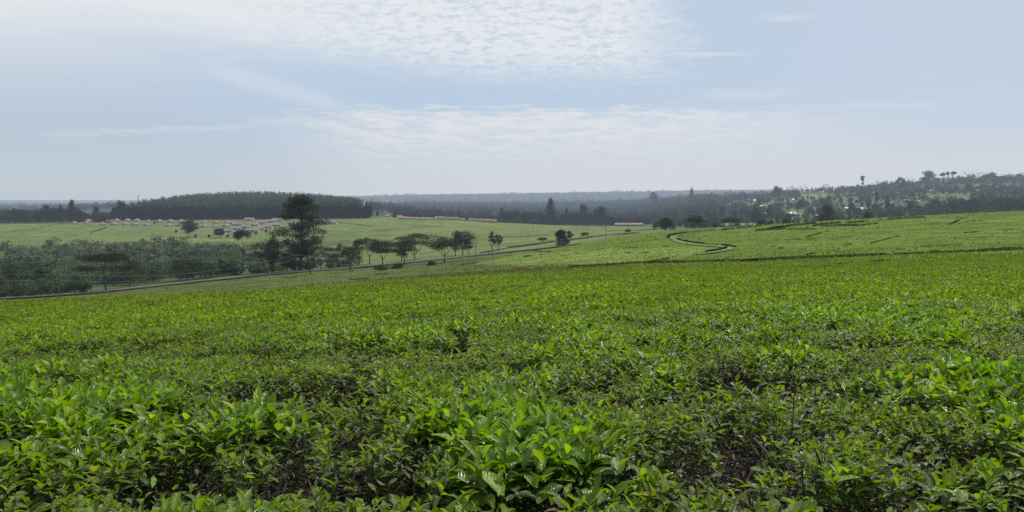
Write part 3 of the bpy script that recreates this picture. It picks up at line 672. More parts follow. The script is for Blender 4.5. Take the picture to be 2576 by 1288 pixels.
def tree(name, label, xd, yb, yt, hw, kind, n=1600, tone=(.03, .042, .022), lo=70, hi=1100, cat='tree', group=None, seed=None, Y=None, size=None, bark=None, **k):
    if Y is None: X, Y, Z = spot(xd, yb, lo, hi)
    else: X = (xd - CX) / FPX * Y; Z = float(canopy(X, Y))
    base_z = Z
    top_z = CAMZ - (yt - HZ) / FPX * Y
    H = max(1.0, top_z - base_z); R = hw / FPX * Y * (1.18 if Y < 900 else 1.0) * (1.28 if kind in ('umbrella', 'layered') and group else 1.1)
    seed = seed if seed is not None else int(abs(xd * 7 + yb * 13)) % 9999
    e = empty(name, (X, Y, base_z), 0, label, cat, group)
    sz = size or max(.34, Y * .0013)
    (tv, tq), (V, Q, c) = tree_meshes(kind, H, R, n, sz, tone, seed, **k)
    mesh('trunk', tv, tq, bark or M_bark, e); mesh('crown', V, Q, M_tree, e, col=c)
    return e
DK = (.030, .043, .023); DK2 = (.025, .036, .021); MD = (.045, .06, .028); OL = (.06, .07, .035); SC = (.05, .068, .042); DR = (.050, .046, .030)
RG = 'trees standing along the road'
VG = 'trees of the valley thicket'
# the giant
tree('eucalyptus_tree', 'towering dark eucalyptus rising above every other tree, beside the road', 757, 681, 489, 61, 'giant', 11500, (.033, .046, .028), lo=300, hi=420, seed=5, trunk_r=.75, fork_at=.9, size=.62)
tree('eucalyptus_tree', 'slender bare-stemmed eucalyptus growing right behind the foot of the giant eucalyptus', 773, 679, 610, 20, 'stem_top', 700, DK, lo=300, hi=420, trunk_r=.4)
# acacia at the left
tree('acacia_tree', 'lone flat-topped acacia with brownish layered crown on the near side of the road', 267, 733, 636, 54, 'umbrella', 5200, (.020, .018, .014), lo=240, hi=300, seed=3, size=.36, fork_at=.38)
for a in [
 ('broadleaf_tree', 'dark bushy tree with low spreading crown where two people walk, left of the giant', 665, 690, 598, 38, 'layered', 2400, DK2),
 ('broadleaf_tree', 'dark pointed tree pressed against the left flank of the giant eucalyptus', 684, 687, 594, 26, 'round', 2200, DK2),
 ('broadleaf_tree', 'short rounded roadside tree just left of the trunk of the giant eucalyptus', 721, 684, 632, 20, 'round', 1100, DK),
 ('broadleaf_tree', 'small low tree tucked against the left of the giant eucalyptus trunk', 741, 682, 648, 12, 'round', 700, DK),
 ('thorn_tree', 'thin forked tree with open crown on the near bank, right of the giant eucalyptus', 781, 691, 620, 20, 'sparse', 500, DR),
 ('thorn_tree', 'twin-forked umbrella tree on the far verge next to the giant eucalyptus', 807, 677, 617, 29, 'umbrella', 1300, DK),
 ('broadleaf_tree', 'low scrubby tree between two umbrella trees on the far verge', 832, 673, 640, 16, 'round', 700, DR),
 ('thorn_tree', 'airy many-stemmed tree with thin greyish crown on the far verge', 855, 671, 612, 20, 'sparse', 900, OL),
 ('thorn_tree', 'straight-stemmed tree with small crown on the near grass bank', 881, 683, 614, 20, 'layered', 1200, DR),
 ('broadleaf_tree', 'grey-green shrubby tree behind the straight-stemmed tree on the near bank', 902, 668, 602, 18, 'sparse', 800, OL),
 ('thorn_tree', 'broad umbrella tree with dark flat crown at the edge of the far verge', 931, 664, 598, 30, 'umbrella', 1900, DK),
 ('thorn_tree', 'wide dark umbrella tree on the near bank with a round bush at its foot', 963, 669, 599, 36, 'layered', 2400, DK2),
 ('thorn_tree', 'forked umbrella tree leaning over the road beside the tall pale-field acacia', 1018, 667, 597, 25, 'layered', 1700, DK),
 ('thorn_tree', 'multi-stemmed tree with drooping side sprays on the far road edge', 1010, 657, 606, 18, 'round', 900, DK),
 ('acacia_tree', 'tall multi-stemmed acacia with arched flat crown against the bright field', 1044, 654, 585, 37, 'umbrella', 2200, DK),
 ('thorn_tree', 'stout tree with low leafy trunk and ragged flat crown on the near bank', 1119, 660, 590, 38, 'layered', 2300, DK2),
 ('broadleaf_tree', 'slim dark tree squeezed between the stout leafy-trunked tree and the rounded one', 1146, 643, 592, 15, 'round', 900, DK),
 ('acacia_tree', 'rounded tall acacia with fine twigs next to the utility pole', 1164, 643, 575, 31, 'round', 1900, DK),
 ('broadleaf_tree', 'small leafy sapling under the right edge of the rounded tall acacia', 1179, 641, 602, 11, 'sparse', 500, MD),
 ]:
    nm, lb, x, yb, yt, hw, kd, n, tn = a
    tree(nm, lb, x, yb, yt, hw, kd, n, tn, lo=280, hi=440, group=RG, fork_at=.2 if 'multi' in lb or 'fork' in lb else None)
tree('sapling_tree', 'pale thin sapling, taller one of the pair on the verge by the walking man', 1238, 632, 581, 13, 'sparse', 550, (.085, .10, .055), lo=330, hi=440, fork_at=.15)
tree('sapling_tree', 'pale thin sapling, shorter denser one of the pair on the verge', 1253, 630.5, 590, 12, 'sparse', 650, (.075, .092, .048), lo=330, hi=440, fork_at=.15)
tree('round_bush_tree', 'dark egg-shaped dense bush tree standing alone on the road bank', 1412, 616, 576, 16.5, 'bush', 2400, (.020, .030, .018), lo=300, hi=450)
tree('broadleaf_tree', 'loose airy tree right behind the dark egg-shaped bush', 1432, 609, 582, 11, 'sparse', 500, OL, lo=300, hi=470)
tree('umbrella_sapling', 'tiny flat-topped sapling on the pale field before the dark egg-shaped bush', 1364, 613, 597.5, 9, 'umbrella', 260, MD, lo=350, hi=560, fork_at=.5)
tree('umbrella_sapling', 'tiny flat-topped sapling on the pale field beyond the dark egg-shaped bush', 1471, 600, 585, 8, 'umbrella', 240, MD, lo=350, hi=650, fork_at=.5)
tree('umbrella_sapling', 'faint flat-topped sapling beside a far utility pole on the pale field', 1580, 587, 578.5, 6, 'umbrella', 160, MD, lo=350, hi=700, fork_at=.5)
tree('broadleaf_tree', 'dense dome-shaped dark tree on the crest at the end of the pale field', 1677, 579, 545.5, 20, 'bush', 2000, (.026, .036, .022), lo=380, hi=520)
tree('broadleaf_tree', 'ragged two-lobed tree on the crest beside the dome-shaped dark tree', 1749, 575, 539.5, 20, 'layered', 1400, DK, lo=400, hi=520, fork_at=.12)
tree('broadleaf_tree', 'flat spreading small tree behind the crest before the red-roofed barracks', 1838, 570, 548, 17, 'umbrella', 900, DK, Y=520, fork_at=.2)
tree('broadleaf_tree', 'low shrubby tree behind the crest left of the flat spreading one', 1798, 573, 561, 10, 'bush', 500, DK, Y=520)
tree('broadleaf_tree', 'low round tree at the right end of the red-roofed barracks', 1915, 570, 550, 12, 'bush', 900, (.035, .05, .028), Y=560)
tree('broadleaf_tree', 'broad low tree behind the crest below the hip-roofed homestead', 1977, 568, 548, 14, 'bush', 900, (.035, .05, .028), Y=560)
tree('broadleaf_tree', 'small round tree between the two low trees behind the crest', 1938, 568, 550, 9, 'bush', 700, (.035, .05, .028), Y=575)
tree('broadleaf_tree', 'big dark solitary tree behind the crest, right of the hip-roofed homestead', 2080, 562, 513, 24, 'bush', 2200, (.022, .031, .022), Y=600)
tree('broadleaf_tree', 'wide dark tree just showing above the tea crest, right of the big solitary tree', 2186, 560, 528, 22, 'bush', 1600, (.026, .036, .024), Y=620)
# far field and village trees
tree('broadleaf_tree', 'dark oval tree on the village green in front of the cream huts', 475, 596, 552, 20, 'round', 1700, (.026, .036, .026), lo=560, hi=800, fork_at=.15)
tree('broadleaf_tree', 'small flat tree shading a white house on the village green', 552, 598, 574, 12, 'round', 700, DK, lo=560, hi=800, fork_at=.3)
tree('eucalyptus_tree', 'tall wispy eucalyptus on a thin stem before the white village houses', 612, 690, 561, 21, 'stem_top', 1500, (.045, .055, .04), Y=430, fork_at=.5, trunk_r=.25)
tree('round_tree', 'small round dark tree on the skyline of the far field', 950, 543, 530.5, 4, 'round', 300, DK2, Y=1020, size=.9)
tree('round_tree', 'wide dome tree beside the pale houses at the top of the far field', 994, 548, 533, 10, 'bush', 800, (.030, .034, .028), Y=1030, size=.9)
# thicket trees
for a in [
 ('thicket of valley, dark leafy tree at the left end above the roadside hedge', 40, 735, 655, 40, 'round', 2000, (.028, .038, .025), 285),
 ('dark leafy tree with spreading crown left of the gap in the roadside hedge', 100, 728, 650, 34, 'layered', 2000, (.028, .038, .024), 300),
 ('yellowish green bush tree at the far left end of the road', 2, 735, 690, 22, 'bush', 1200, (.06, .085, .03), 275),
 ('dark shrub tree half hidden by the flat-topped acacia', 186, 722, 690, 16, 'bush', 900, DK, 300),
 ('grey-green airy tree on the right behind the flat-topped acacia', 327, 722, 655, 34, 'layered', 1800, (.050, .064, .036), 300),
 ('dark round-headed tree over the road midway between the acacia and the pedestrian', 472, 708, 643, 36, 'layered', 2200, DK2, 330),
 ('bushy mid-green tree right of the dark round-headed roadside tree', 530, 702, 662, 20, 'round', 1200, SC, 340),
 ('small dark tree behind the lone pedestrian on the road', 596, 697, 664, 15, 'bush', 900, DK2, 348),
 ('silvery green tree in the valley behind the dark round-headed roadside tree', 385, 705, 670, 26, 'round', 1300, (.065, .085, .058), 345),
 ('grey-brown leafless-looking tree near the pedestrian', 560, 699, 650, 18, 'sparse', 500, DR, 345),
 ]:
    lb = a[0].replace('thicket of valley, ', ''); tree('valley_tree', lb, *a[1:5], a[5], a[6], a[7], Y=a[8], group=VG)
# hedge of shrubs along the road
rb = [(8, 744), (34, 742), (58, 741), (82, 739), (104, 737), (128, 735), (150, 733), (176, 732), (200, 730), (216, 729)]
for i, (x, y) in enumerate(rb):
    tree('roadside_shrub', 'low olive shrub in the hedge along the far edge of the road', x, 0, y - 17 - 5 * (i % 3), 15, 'bush', 500, (.06, .066, .035) if i % 2 else (.052, .062, .034), Y=float(np.interp(x, [0, 150, 265], [257, 267, 279])), cat='shrub', group='low shrubs along the far road edge', seed=40 + i)
tree('yellow_sapling', 'small yellow-green sapling on the verge left of the flat-topped acacia', 227, 0, 713, 5, 'sparse', 260, (.16, .18, .05), Y=276, cat='shrub')
for x, yb, yt, hw, lb in ((957, 681, 667, 19, 'dark round bush hugging the foot of the umbrella tree on the near bank'), (1000, 676, 662, 14, 'low loose bush on the near bank left of the stout leafy-trunked tree'), (1413, 619, 610, 13, 'low dark scrub at the foot of the egg-shaped bush'), (1085, 668, 658, 12, 'faint low shrub on the grass bank under the stout leafy-trunked tree')):
    tree('bank_shrub', lb, x, yb, yt, hw, 'bush', 700, (.030, .042, .022), lo=250, hi=450, cat='shrub')

# masses: shrubs of the valley
def mass(name, label, pts, mat, kindf, kind='stuff'):
    """pts: X, Y, H, R, tone rows, cards per plant, card size"""
    Vs = []; Cs = []
    for X, Y, H, R, tone, k, sz in pts:
        u = rng.normal(size=(k, 3)); u = nrm(u) * rng.random((k, 1)) ** .4
        z = u[:, 2] * .5 + .5
        if kindf == 'cone': w = (1 - z) ** .7 + .12; z = .12 + .88 * z
        elif kindf == 'dome': w = np.ones(k)
        else: w = np.ones(k)
        P = np.column_stack([X + u[:, 0] * R * w, Y + u[:, 1] * R * w, float(ground_z(X, Y)) + H * (z * .95 + .03)])
        V, _ = cards(P, sz * rng.uniform(.8, 1.5, k), sz * rng.uniform(.5, .95, k), rng, up=.4)
        Vs.append(V); Cs.append(np.repeat(np.asarray(tone)[None] * (rng.uniform(.55, 1.45, (k, 1))), 4, 0))
    V = np.concatenate(Vs); o = mesh(name, V, np.arange(len(V)).reshape(-1, 4), mat, col=np.concatenate(Cs)); tag(o, label, kind=kind); return o
def valley():
    pts = []
    for i in range(1900):
        Y = rng.uniform(282, 640); xd = rng.uniform(-260, 900); X = (xd - CX) / FPX * Y
        w = fbm(X * .03, Y * .03) - .5
        if Y > np.interp(xd, [-260, 0, 250, 400, 520, 640, 740, 820, 900], [600, 600, 615, 640, 600, 540, 450, 395, 372]) + w * 120 * (1 - sm(600, 800, xd)): continue
        if Y < np.interp(xd, [-260, 0, 150, 265, 400, 600, 800, 1000], [255, 262, 273, 284, 310, 347, 360, 366]): continue
        if 215 < xd < 330 and Y < 318: continue
        if fbm(X * .028 + 40, Y * .017 + 3) > .70 and Y > 330: continue
        t = fbm(X * .02 + 5, Y * .02)
        zone = (xd > 600)
        H = rng.uniform(2.5, 7.5) * (1.25 if Y < 420 else .85) * (.6 if zone else 1); 
        if rng.random() < .08 and not zone: H *= 1.5
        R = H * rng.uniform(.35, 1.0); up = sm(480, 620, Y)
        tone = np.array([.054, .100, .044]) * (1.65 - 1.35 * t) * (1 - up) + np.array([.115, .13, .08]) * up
        if rng.random() < .22: tone = np.array([.10, .155, .085])
        if rng.random() < .15: tone = np.array([.12, .11, .08])
        if rng.random() < .14: tone = np.array([.024, .038, .024])
        k = int(np.clip(1500 / (Y / 100) ** 1.5, 70, 230)); pts.append((X, Y, H, R, tone, k, max(.55, Y * .0019)))
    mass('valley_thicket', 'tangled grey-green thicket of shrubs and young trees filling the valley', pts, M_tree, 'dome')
valley()
def plantation():
    pts = []
    for i in range(5200):
        xd = rng.uniform(282, 930); Y = 985 + (rng.random() ** 1.3) * 900
        if xd > 905 - (Y - 985) * .0 + rng.normal(0, 6): continue
        if xd < 292 + (Y - 985) * .22: continue
        X = (xd - CX) / FPX * Y; front = Y < 1060
        H = rng.uniform(12.5, 20.5) * (1 if not front else 1.0) * (1.0 if rng.random() > .04 else 1.2)
        tone = np.array([.030, .047, .022]) * rng.choice([.45, .8, 1.0, 1.4, 2.0])
        pts.append((X, Y, H, rng.uniform(3.2, 5.2), tone, 70 if front else 34, 2.3))
    # front edge wall, shade painted in: far darker than the sunlit canopy tone
    for i in range(420):
        xd = rng.uniform(284, 932); Y = rng.uniform(978, 1000); X = (xd - CX) / FPX * Y
        pts.append((X, Y, rng.uniform(14, 18.5), 3.6, np.array([.009, .012, .011]), 110, 2.0))
    mass('plantation_forest', 'dense dark plantation forest covering the domed hill behind the village', pts, M_far, 'dome')
    pts = []
    for i in range(330):
        xd = rng.uniform(-250, 285); Y = rng.uniform(930, 1080); X = (xd - CX) / FPX * Y
        h = np.interp(xd, [-250, 0, 60, 110, 150, 195, 215, 290], [15, 17, 17, 17, 17, 17, 8, 8])
        pts.append((X, Y, h * rng.uniform(.75, 1.12), rng.uniform(4, 6.5), np.array([.017, .026, .018]) * rng.uniform(.7, 1.4), 130, 1.9))
    mass('woodland_belt', 'dark belt of woodland along the far edge of the left tea field', pts, M_far, 'dome')
plantation()
# trees one can pick out on the edges of the woods
for nm, lb, x, yb, yt, hw, kd, n, tn, Y in [
 ('forest_tree', 'tall dark tree standing out at the right end of the left woodland belt', 180, 552, 504, 11, 'giant', 1500, (.018, .027, .019), 925),
 ('forest_tree', 'pointed tree rising from the left woodland belt, second tallest there', 152, 552, 512, 9, 'cone', 700, (.018, .027, .019), 930),
 ('forest_tree', 'broad tree in the middle of the left woodland belt', 115, 554, 515, 14, 'round', 900, (.018, .027, .019), 935),
 ('forest_tree', 'round isolated tree in the gap between the left woodland and the plantation hill', 242, 552, 518, 9, 'round', 800, (.022, .032, .024), 930),
 ('forest_tree', 'dark oversized tree at the left shoulder of the plantation hill', 303, 553, 502, 14, 'round', 1500, (.016, .024, .018), 965),
 ('forest_tree', 'tall slim tree at the right end of the plantation hill edge', 922, 552, 504, 5, 'cone', 500, (.016, .022, .018), 985),
 ('conifer_tree', 'huge pyramidal dark conifer beyond the far field', 1385, 560, 495, 19, 'cone', 2400, (.020, .028, .024), 1120),
 ('conifer_tree', 'slim conifer at the left end of the dark row beyond the far field', 1263, 552, 521, 6, 'cone', 500, (.020, .028, .024), 1150),
 ('broadleaf_tree', 'grey rounded tree right of the huge pyramidal conifer', 1425, 556, 522, 9, 'cone', 700, (.026, .034, .028), 1250),
 ('broadleaf_tree', 'wide bushy tree between the huge conifer and the domed giant', 1467, 560, 512, 17, 'round', 1300, (.022, .030, .025), 1180),
 ('broadleaf_tree', 'domed giant tree beyond the far field, right of the huge conifer', 1512, 567, 514, 24, 'round', 2000, (.019, .027, .022), 1100),
 ('palm_like_tree', 'lone spindly tree with stacked tufts standing on the skyline ridge', 2170, 476, 442.5, 5, 'thin', 420, (.018, .024, .02), 1900),
 ('ridge_tree', 'broad dome of trees forming the highest point of the ridge skyline', 2334, 470, 429, 20, 'round', 1300, (.02, .027, .023), 1900),
 ('ridge_tree', 'dark square-topped tree clump on the skyline below the ridge top', 2266, 480, 446, 13, 'round', 1000, (.02, .027, .023), 1850),
 ('ridge_tree', 'slender umbrella-topped tree, first of the three on the ridge skyline', 2371, 466, 432, 7, 'stem_top', 420, (.022, .03, .024), 1950),
 ('ridge_tree', 'slender umbrella-topped tree, middle of the three on the ridge skyline', 2384, 466, 430.5, 4.5, 'stem_top', 300, (.022, .03, .024), 1950),
 ('ridge_tree', 'slender umbrella-topped tree, tallest right one of the three on the ridge skyline', 2399, 466, 427.5, 7, 'stem_top', 500, (.022, .03, .024), 1950),
 ('ridge_tree', 'rounded tree on the right part of the ridge above the pale house', 2494, 465, 433, 11, 'round', 800, (.02, .027, .023), 1950),
 ('ridge_tree', 'ragged tree close to the right end of the ridge skyline', 2562, 463, 436, 7, 'stem_top', 500, (.02, .027, .023), 1950),
 ('ridge_tree', 'pair of merged round crowns on the mid ridge skyline', 1645, 515, 482, 14, 'round', 1000, (.022, .03, .027), 2300),
 ('ridge_tree', 'lone spire tree between the flat woods and the right hill', 1740, 505, 471, 9, 'cone', 700, (.022, .03, .027), 2100),
 ('ridge_tree', 'dense dark clump on the skyline left of the green hillside meadow', 1955, 498, 468, 14, 'round', 1000, (.02, .028, .024), 1800),
 ]:
    tree(nm, lb, x, yb, yt, hw, kd, n, tn, Y=Y, size=max(.8, Y * .0011), bark=M_bark)

def woods():
    # conifer row, dark masses and belts just past the far field
    pts = []
    for i in range(120):
        xd = rng.uniform(1258, 1368); Y = rng.uniform(1120, 1180); X = (xd - CX) / FPX * Y
        pts.append((X, Y, rng.uniform(12, 19), 3.4, np.array([.017, .024, .021]) * rng.uniform(.8, 1.3), 90, 1.9))
    for i in range(170):
        xd = rng.uniform(1412, 1640); Y = rng.uniform(1110, 1240); X = (xd - CX) / FPX * Y
        h = np.interp(xd, [1412, 1440, 1490, 1560, 1640], [15, 19, 19, 10, 8]); pts.append((X, Y, h * rng.uniform(.7, 1.15), rng.uniform(4, 7), np.array([.018, .025, .021]) * rng.uniform(.75, 1.4), 110, 2.0))
    for i in range(420):
        xd = rng.uniform(1010, 1420); Y = rng.uniform(1112, 1160); X = (xd - CX) / FPX * Y
        pts.append((X, Y, rng.uniform(4, 7.5), 3.2, np.array([.050, .040, .034]) * rng.uniform(.7, 1.3), 50, 1.6))
    mass('field_edge_woodland', 'dark woodland belt and reddish brush beyond the far field edge', pts, M_far, 'dome')
    # flat wooded country out to the ridges
    pts = []
    for i in range(5200):
        Y = math.exp(rng.uniform(math.log(1230), math.log(3300))); xd = rng.uniform(925, 1800) if Y > 1300 else rng.uniform(1000, 1700); X = (xd - CX) / FPX * Y
        if fbm(X * .004 + 2, Y * .002) > .60 and rng.random() < .8: continue
        h = rng.uniform(9, 17) * (1.45 if rng.random() < .06 else 1); pts.append((X, Y, h, h * rng.uniform(.35, .65), np.array([.022, .031, .026]) * rng.uniform(.6, 1.6), 26, Y * .0018))
    for i in range(900):
        Y = rng.uniform(1700, 3300); xd = rng.uniform(-300, 300); X = (xd - CX) / FPX * Y
        h = rng.uniform(10, 20); pts.append((X, Y, h, h * .5, np.array([.022, .031, .026]) * rng.uniform(.7, 1.4), 26, Y * .0018))
    mass('wooded_plain', 'hazy wooded country stretching to the far ridges', pts, M_far, 'dome')
    pts = []
    for i in range(5200):
        Y = rng.uniform(4600, 7200) if i % 3 else rng.uniform(5600, 6100); xd = rng.uniform(850, 2300); X = (xd - CX) / FPX * Y
        h = rng.uniform(12, 24) * (1.6 if rng.random() < .05 else 1); pts.append((X, Y, h, h * rng.uniform(.5, .8), np.array([.025, .034, .03]) * rng.uniform(.7, 1.3), 16, 9))
    for i in range(700):
        Y = rng.uniform(3000, 4200); xd = rng.uniform(1000, 1900); X = (xd - CX) / FPX * Y
        h = rng.uniform(12, 22) * (1.5 if rng.random() < .05 else 1); pts.append((X, Y, h, h * .5, np.array([.023, .031, .028]), 18, 6))
    mass('far_ridge_forest', 'pale blue forest on the farthest ridge line', pts, M_far, 'dome')
    # right hillside
    pts = []; clear = [(2011, 2088, 487, 500), (2329, 2440, 490, 509), (1908, 1946, 514, 531), (2215, 2330, 517, 530), (2120, 2190, 512, 520), (1965, 2030, 530, 545)]
    for i in range(7600):
        Y = math.exp(rng.uniform(math.log(640), math.log(2300))); xd = rng.uniform(1640, 2900); X = (xd - CX) / FPX * Y; z = float(canopy(X, Y)); yd = HZ - FPX * (z - CAMZ) / Y
        if any(a < xd < b_ and c0 < yd < c1 for a, b_, c0, c1 in clear): continue
        ridge = 1750 < Y < 2150
        t = fbm(X * .008 + 1, Y * .005 + 7)
        if not ridge and t < .56 and rng.random() < .86: continue
        h = rng.uniform(5, 12) * (1.7 if rng.random() < .12 else 1) * (1.25 if ridge else 1)
        if 2370 < xd < 2700 and 700 < Y < 1150: h *= 1.25
        k = int(np.clip(70 * (900 / Y) ** 1.2, 26, 80)); pts.append((X, Y, h, h * rng.uniform(.24, .6), np.array([.036, .050, .036]) * rng.uniform(.5, 1.9), k, Y * .0017))
    for i in range(220):
        xd = rng.uniform(2350, 2750); Y = rng.uniform(880, 1080); X = (xd - CX) / FPX * Y
        if xd < 2370 + (Y - 880) * .2: continue
        h = rng.uniform(10, 17); pts.append((X, Y, h, h * .45, np.array([.018, .026, .021]) * rng.uniform(.7, 1.3), 100, 1.8))
    mass('hillside_woodland', 'scattered dark woodland and garden trees across the settled hillside', pts, M_far, 'dome')
woods()
# individual hillside trees, copies of a few shapes
HP = []
for i, (kd, tn) in enumerate((('round', (.022, .032, .023)), ('cone', (.018, .026, .021)), ('bush', (.03, .045, .026)), ('stem_top', (.024, .034, .024)), ('layered', (.026, .038, .025)), ('round', (.035, .05, .03)))):
    nm = {'round': 'rounded_tree', 'cone': 'pointed_tree', 'bush': 'spreading_bush_tree', 'stem_top': 'bare_stemmed_tree', 'layered': 'spreading_tree'}[kd]
    (tv, tq), (V, Q, c) = tree_meshes(kd, 12, {'round': 4.6, 'cone': 3.4, 'bush': 5, 'stem_top': 4, 'layered': 5.5}[kd], 330, 1.5, tn, 60 + i)
    e = empty(nm, (0, 0, 0)); mesh('trunk', tv, tq, M_bark, e); mesh('crown', V, Q, M_far, e, col=c); HP.append([kd, e, False])
HL = {'round': 'small rounded dark tree among the homesteads of the settled hillside', 'cone': 'small pointed dark tree among the homesteads of the settled hillside', 'bush': 'low spreading green tree among the gardens of the settled hillside', 'stem_top': 'bare-stemmed tree with a tuft crown on the settled hillside', 'layered': 'wide-crowned tree among the homesteads of the settled hillside'}
used = set(); cnt = 0
while cnt < 130:
    Y = math.exp(rng.uniform(math.log(700), math.log(2050))); xd = rng.uniform(1690, 2560); X = (xd - CX) / FPX * Y
    z = float(canopy(X, Y)); yd = HZ - FPX * (z - CAMZ) / Y
    crest = np.interp(xd, [1640, 1800, 1950, 2050, 2200, 2400, 2576], [572, 570, 566, 555, 547, 537, 529])
    if yd > crest - 3: continue
    if any(a < xd < b_ and c0 < yd < c1 for a, b_, c0, c1 in [(2011, 2088, 487, 500), (2329, 2440, 490, 509), (1965, 2030, 530, 545)]): continue
    hp = HP[cnt % len(HP)]; kd, src = hp[:2]
    c_ = copy_tree(src) if hp[2] else src; hp[2] = True; s = rng.uniform(.65, 1.35)
    c_.location = (X, Y, z - .1); c_.scale = (s, s, s * rng.uniform(.85, 1.2)); c_.rotation_euler = (0, 0, rng.random() * 6.28)
    tag(c_, HL[kd], 'tree', {'round': 'rounded trees on the settled hillside', 'cone': 'pointed trees on the settled hillside', 'bush': 'low spreading trees on the settled hillside', 'stem_top': 'bare-stemmed trees on the settled hillside', 'layered': 'wide-crowned trees on the settled hillside'}[kd]); cnt += 1

# ------------------------------------------------------------------ buildings
def quadmesh(name, V, F, m, parent): 
    F = [tuple(f) if len(f) == 4 else (f[0], f[1], f[2], f[2]) for f in F]
    me = bpy.data.meshes.new(name); me.from_pydata([tuple(v) for v in V], [], [tuple(dict.fromkeys(f)) for f in F]); me.materials.append(m); me.update()
    o = bpy.data.objects.new(name, me); COL.objects.link(o); o.parent = parent; return o
def house(name, w, d, h, rh, kind, wallm, roofm, nwin=2, ov=.35, door=True):
    """front faces -Y; w along X. gable wall houses have pentagon ends"""
    e = empty(name, (0, 0, 0))
    if kind == 'gable':
        V = [(-w / 2, -d / 2, -.6), (w / 2, -d / 2, -.6), (w / 2, d / 2, -.6), (-w / 2, d / 2, -.6), (-w / 2, -d / 2, h), (w / 2, -d / 2, h), (w / 2, d / 2, h), (-w / 2, d / 2, h), (-w / 2, 0, h + rh - .05), (w / 2, 0, h + rh - .05)]
        quadmesh('wall', V, [(0, 1, 5, 4), (2, 3, 7, 6), (1, 2, 6, 5), (3, 0, 4, 7), (5, 6, 9), (7, 4, 8)], wallm, e)
        a, b_, t = w / 2 + ov, d / 2 + ov, .12
        k = rh * ov / (d / 2)
        V = [(-a, -b_, h - k), (a, -b_, h - k), (a, 0, h + rh), (-a, 0, h + rh), (a, b_, h - k), (-a, b_, h - k)]
        V += [(x, y, z + t) for x, y, z in V]
        quadmesh('roof', V, [(6, 7, 8, 9), (9, 8, 10, 11), (0, 3, 2, 1), (3, 5, 4, 2), (0, 1, 7, 6), (4, 5, 11, 10), (1, 2, 8, 7), (2, 4, 10, 8), (3, 0, 6, 9), (5, 3, 9, 11)], roofm, e)
    else:
        mb = MB(); mb.box(-w / 2, w / 2, -d / 2, d / 2, -.6, h); mb.build('wall', wallm, e)
        a, b_ = w / 2 + ov, d / 2 + ov; rr = max(.15, a - b_ * .9)
        V = [(-a, -b_, h - .1), (a, -b_, h - .1), (a, b_, h - .1), (-a, b_, h - .1), (-rr, 0, h + rh), (rr, 0, h + rh)]
        quadmesh('roof', V, [(0, 1, 5, 4), (2, 3, 4, 5), (1, 2, 5), (3, 0, 4), (0, 3, 2, 1)], roofm, e)
    if door:
        mb = MB(); mb.box(-.5, .5, -d / 2 - .04, -d / 2 + .02, 0, min(2.0, h - .15)); mb.build('door', M_dark, e)
    for i in range(nwin):
        x = (i + .5) / nwin * w - w / 2
        if abs(x) < 1.1: x = math.copysign(1.6, x if x else 1)
        mb = MB(); mb.box(x - .5, x + .5, -d / 2 - .04, -d / 2 + .02, h * .38, h * .78); mb.build('window', M_glass, e)
    return e
def drop(o, xd, yd, lo, hi, rz, label, cat, group, s=1.0, Y=None):
    if Y is None: X, Y, Z = spot(xd, yd, lo, hi)
    else: X = (xd - CX) / FPX * Y; Z = float(canopy(X, Y))
    o.location = (X, Y, Z); o.rotation_euler = (0, 0, rz); o.scale = (s, s, s); tag(o, label, cat, group); return o
ORD = ['first', 'second', 'third', 'fourth', 'fifth', 'sixth', 'seventh', 'eighth', 'ninth', 'tenth', 'eleventh', 'twelfth', 'thirteenth', 'fourteenth', 'fifteenth', 'sixteenth', 'seventeenth', 'eighteenth', 'nineteenth', 'twentieth']
zc = lambda x, y: (161 + x * .25, 523.2 + y * .25)
hut = house('village_hut', 7.0, 6.0, 1.9, 2.9, 'hip', M_wall, M_cream, 2, .5)
first = True
for row, lst in (('back', [(240, 142), (360, 142), (530, 140), (640, 140), (735, 140), (850, 146), (960, 149), (1070, 149), (1180, 148), (1405, 156), (1525, 158), (1645, 156)]), ('front', [(110, 164), (230, 166), (390, 172), (500, 172), (615, 172), (715, 177), (828, 180), (1055, 188), (1160, 186), (1405, 195), (1520, 196), (1630, 192)])):
    for i, (x, y) in enumerate(lst):
        o = hut if first else copy_tree(hut); first = False
        xd, yd = zc(x, y)
        drop(o, xd, yd, 640, 975, rng.uniform(-.7, -.35), f'cream-roofed village hut, {ORD[i]} from the left in the {row} row below the plantation forest', 'hut', 'cream huts of the village below the forest', rng.uniform(.70, .92))
lh = house('white_house', 13, 6, 2.4, 1.9, 'gable', M_wall, M_cream, 4, .4)
first = True; 
WH = [(1655, 245, 'nearest the small flat tree'), (1568, 268, 'behind the small flat tree'), (1725, 222, 'between the small flat tree and the wispy eucalyptus'), (1905, 242, 'right of the wispy eucalyptus in the lowest row'), (1965, 224, 'second from the wispy eucalyptus in the lowest row'), (2050, 202, 'at the right of the middle row near the giant eucalyptus'), (1908, 184, 'in the middle row right of the wispy eucalyptus'), (1985, 160, 'in the upper row, long one'), (2085, 148, 'in the upper row nearest the forest'), (2150, 136, 'at the top right touching the forest edge'), (2125, 186, 'half hidden by the giant eucalyptus'), (1750, 180, 'left of the wispy eucalyptus crown'), (1692, 164, 'at the end of the hut rows'), (1868, 128, 'highest, under the forest wall'), (1762, 262, 'lowest, in front of the wispy eucalyptus'), (1830, 205, 'behind the wispy eucalyptus crown')]
for x, y, t in WH:
    o = lh if first else copy_tree(lh); first = False; xd, yd = zc(x, y)
    drop(o, xd, yd, 560, 975, rng.uniform(-.25, .1), f'long white village house {t}', 'house', 'long white houses of the village', rng.uniform(.72, .92))
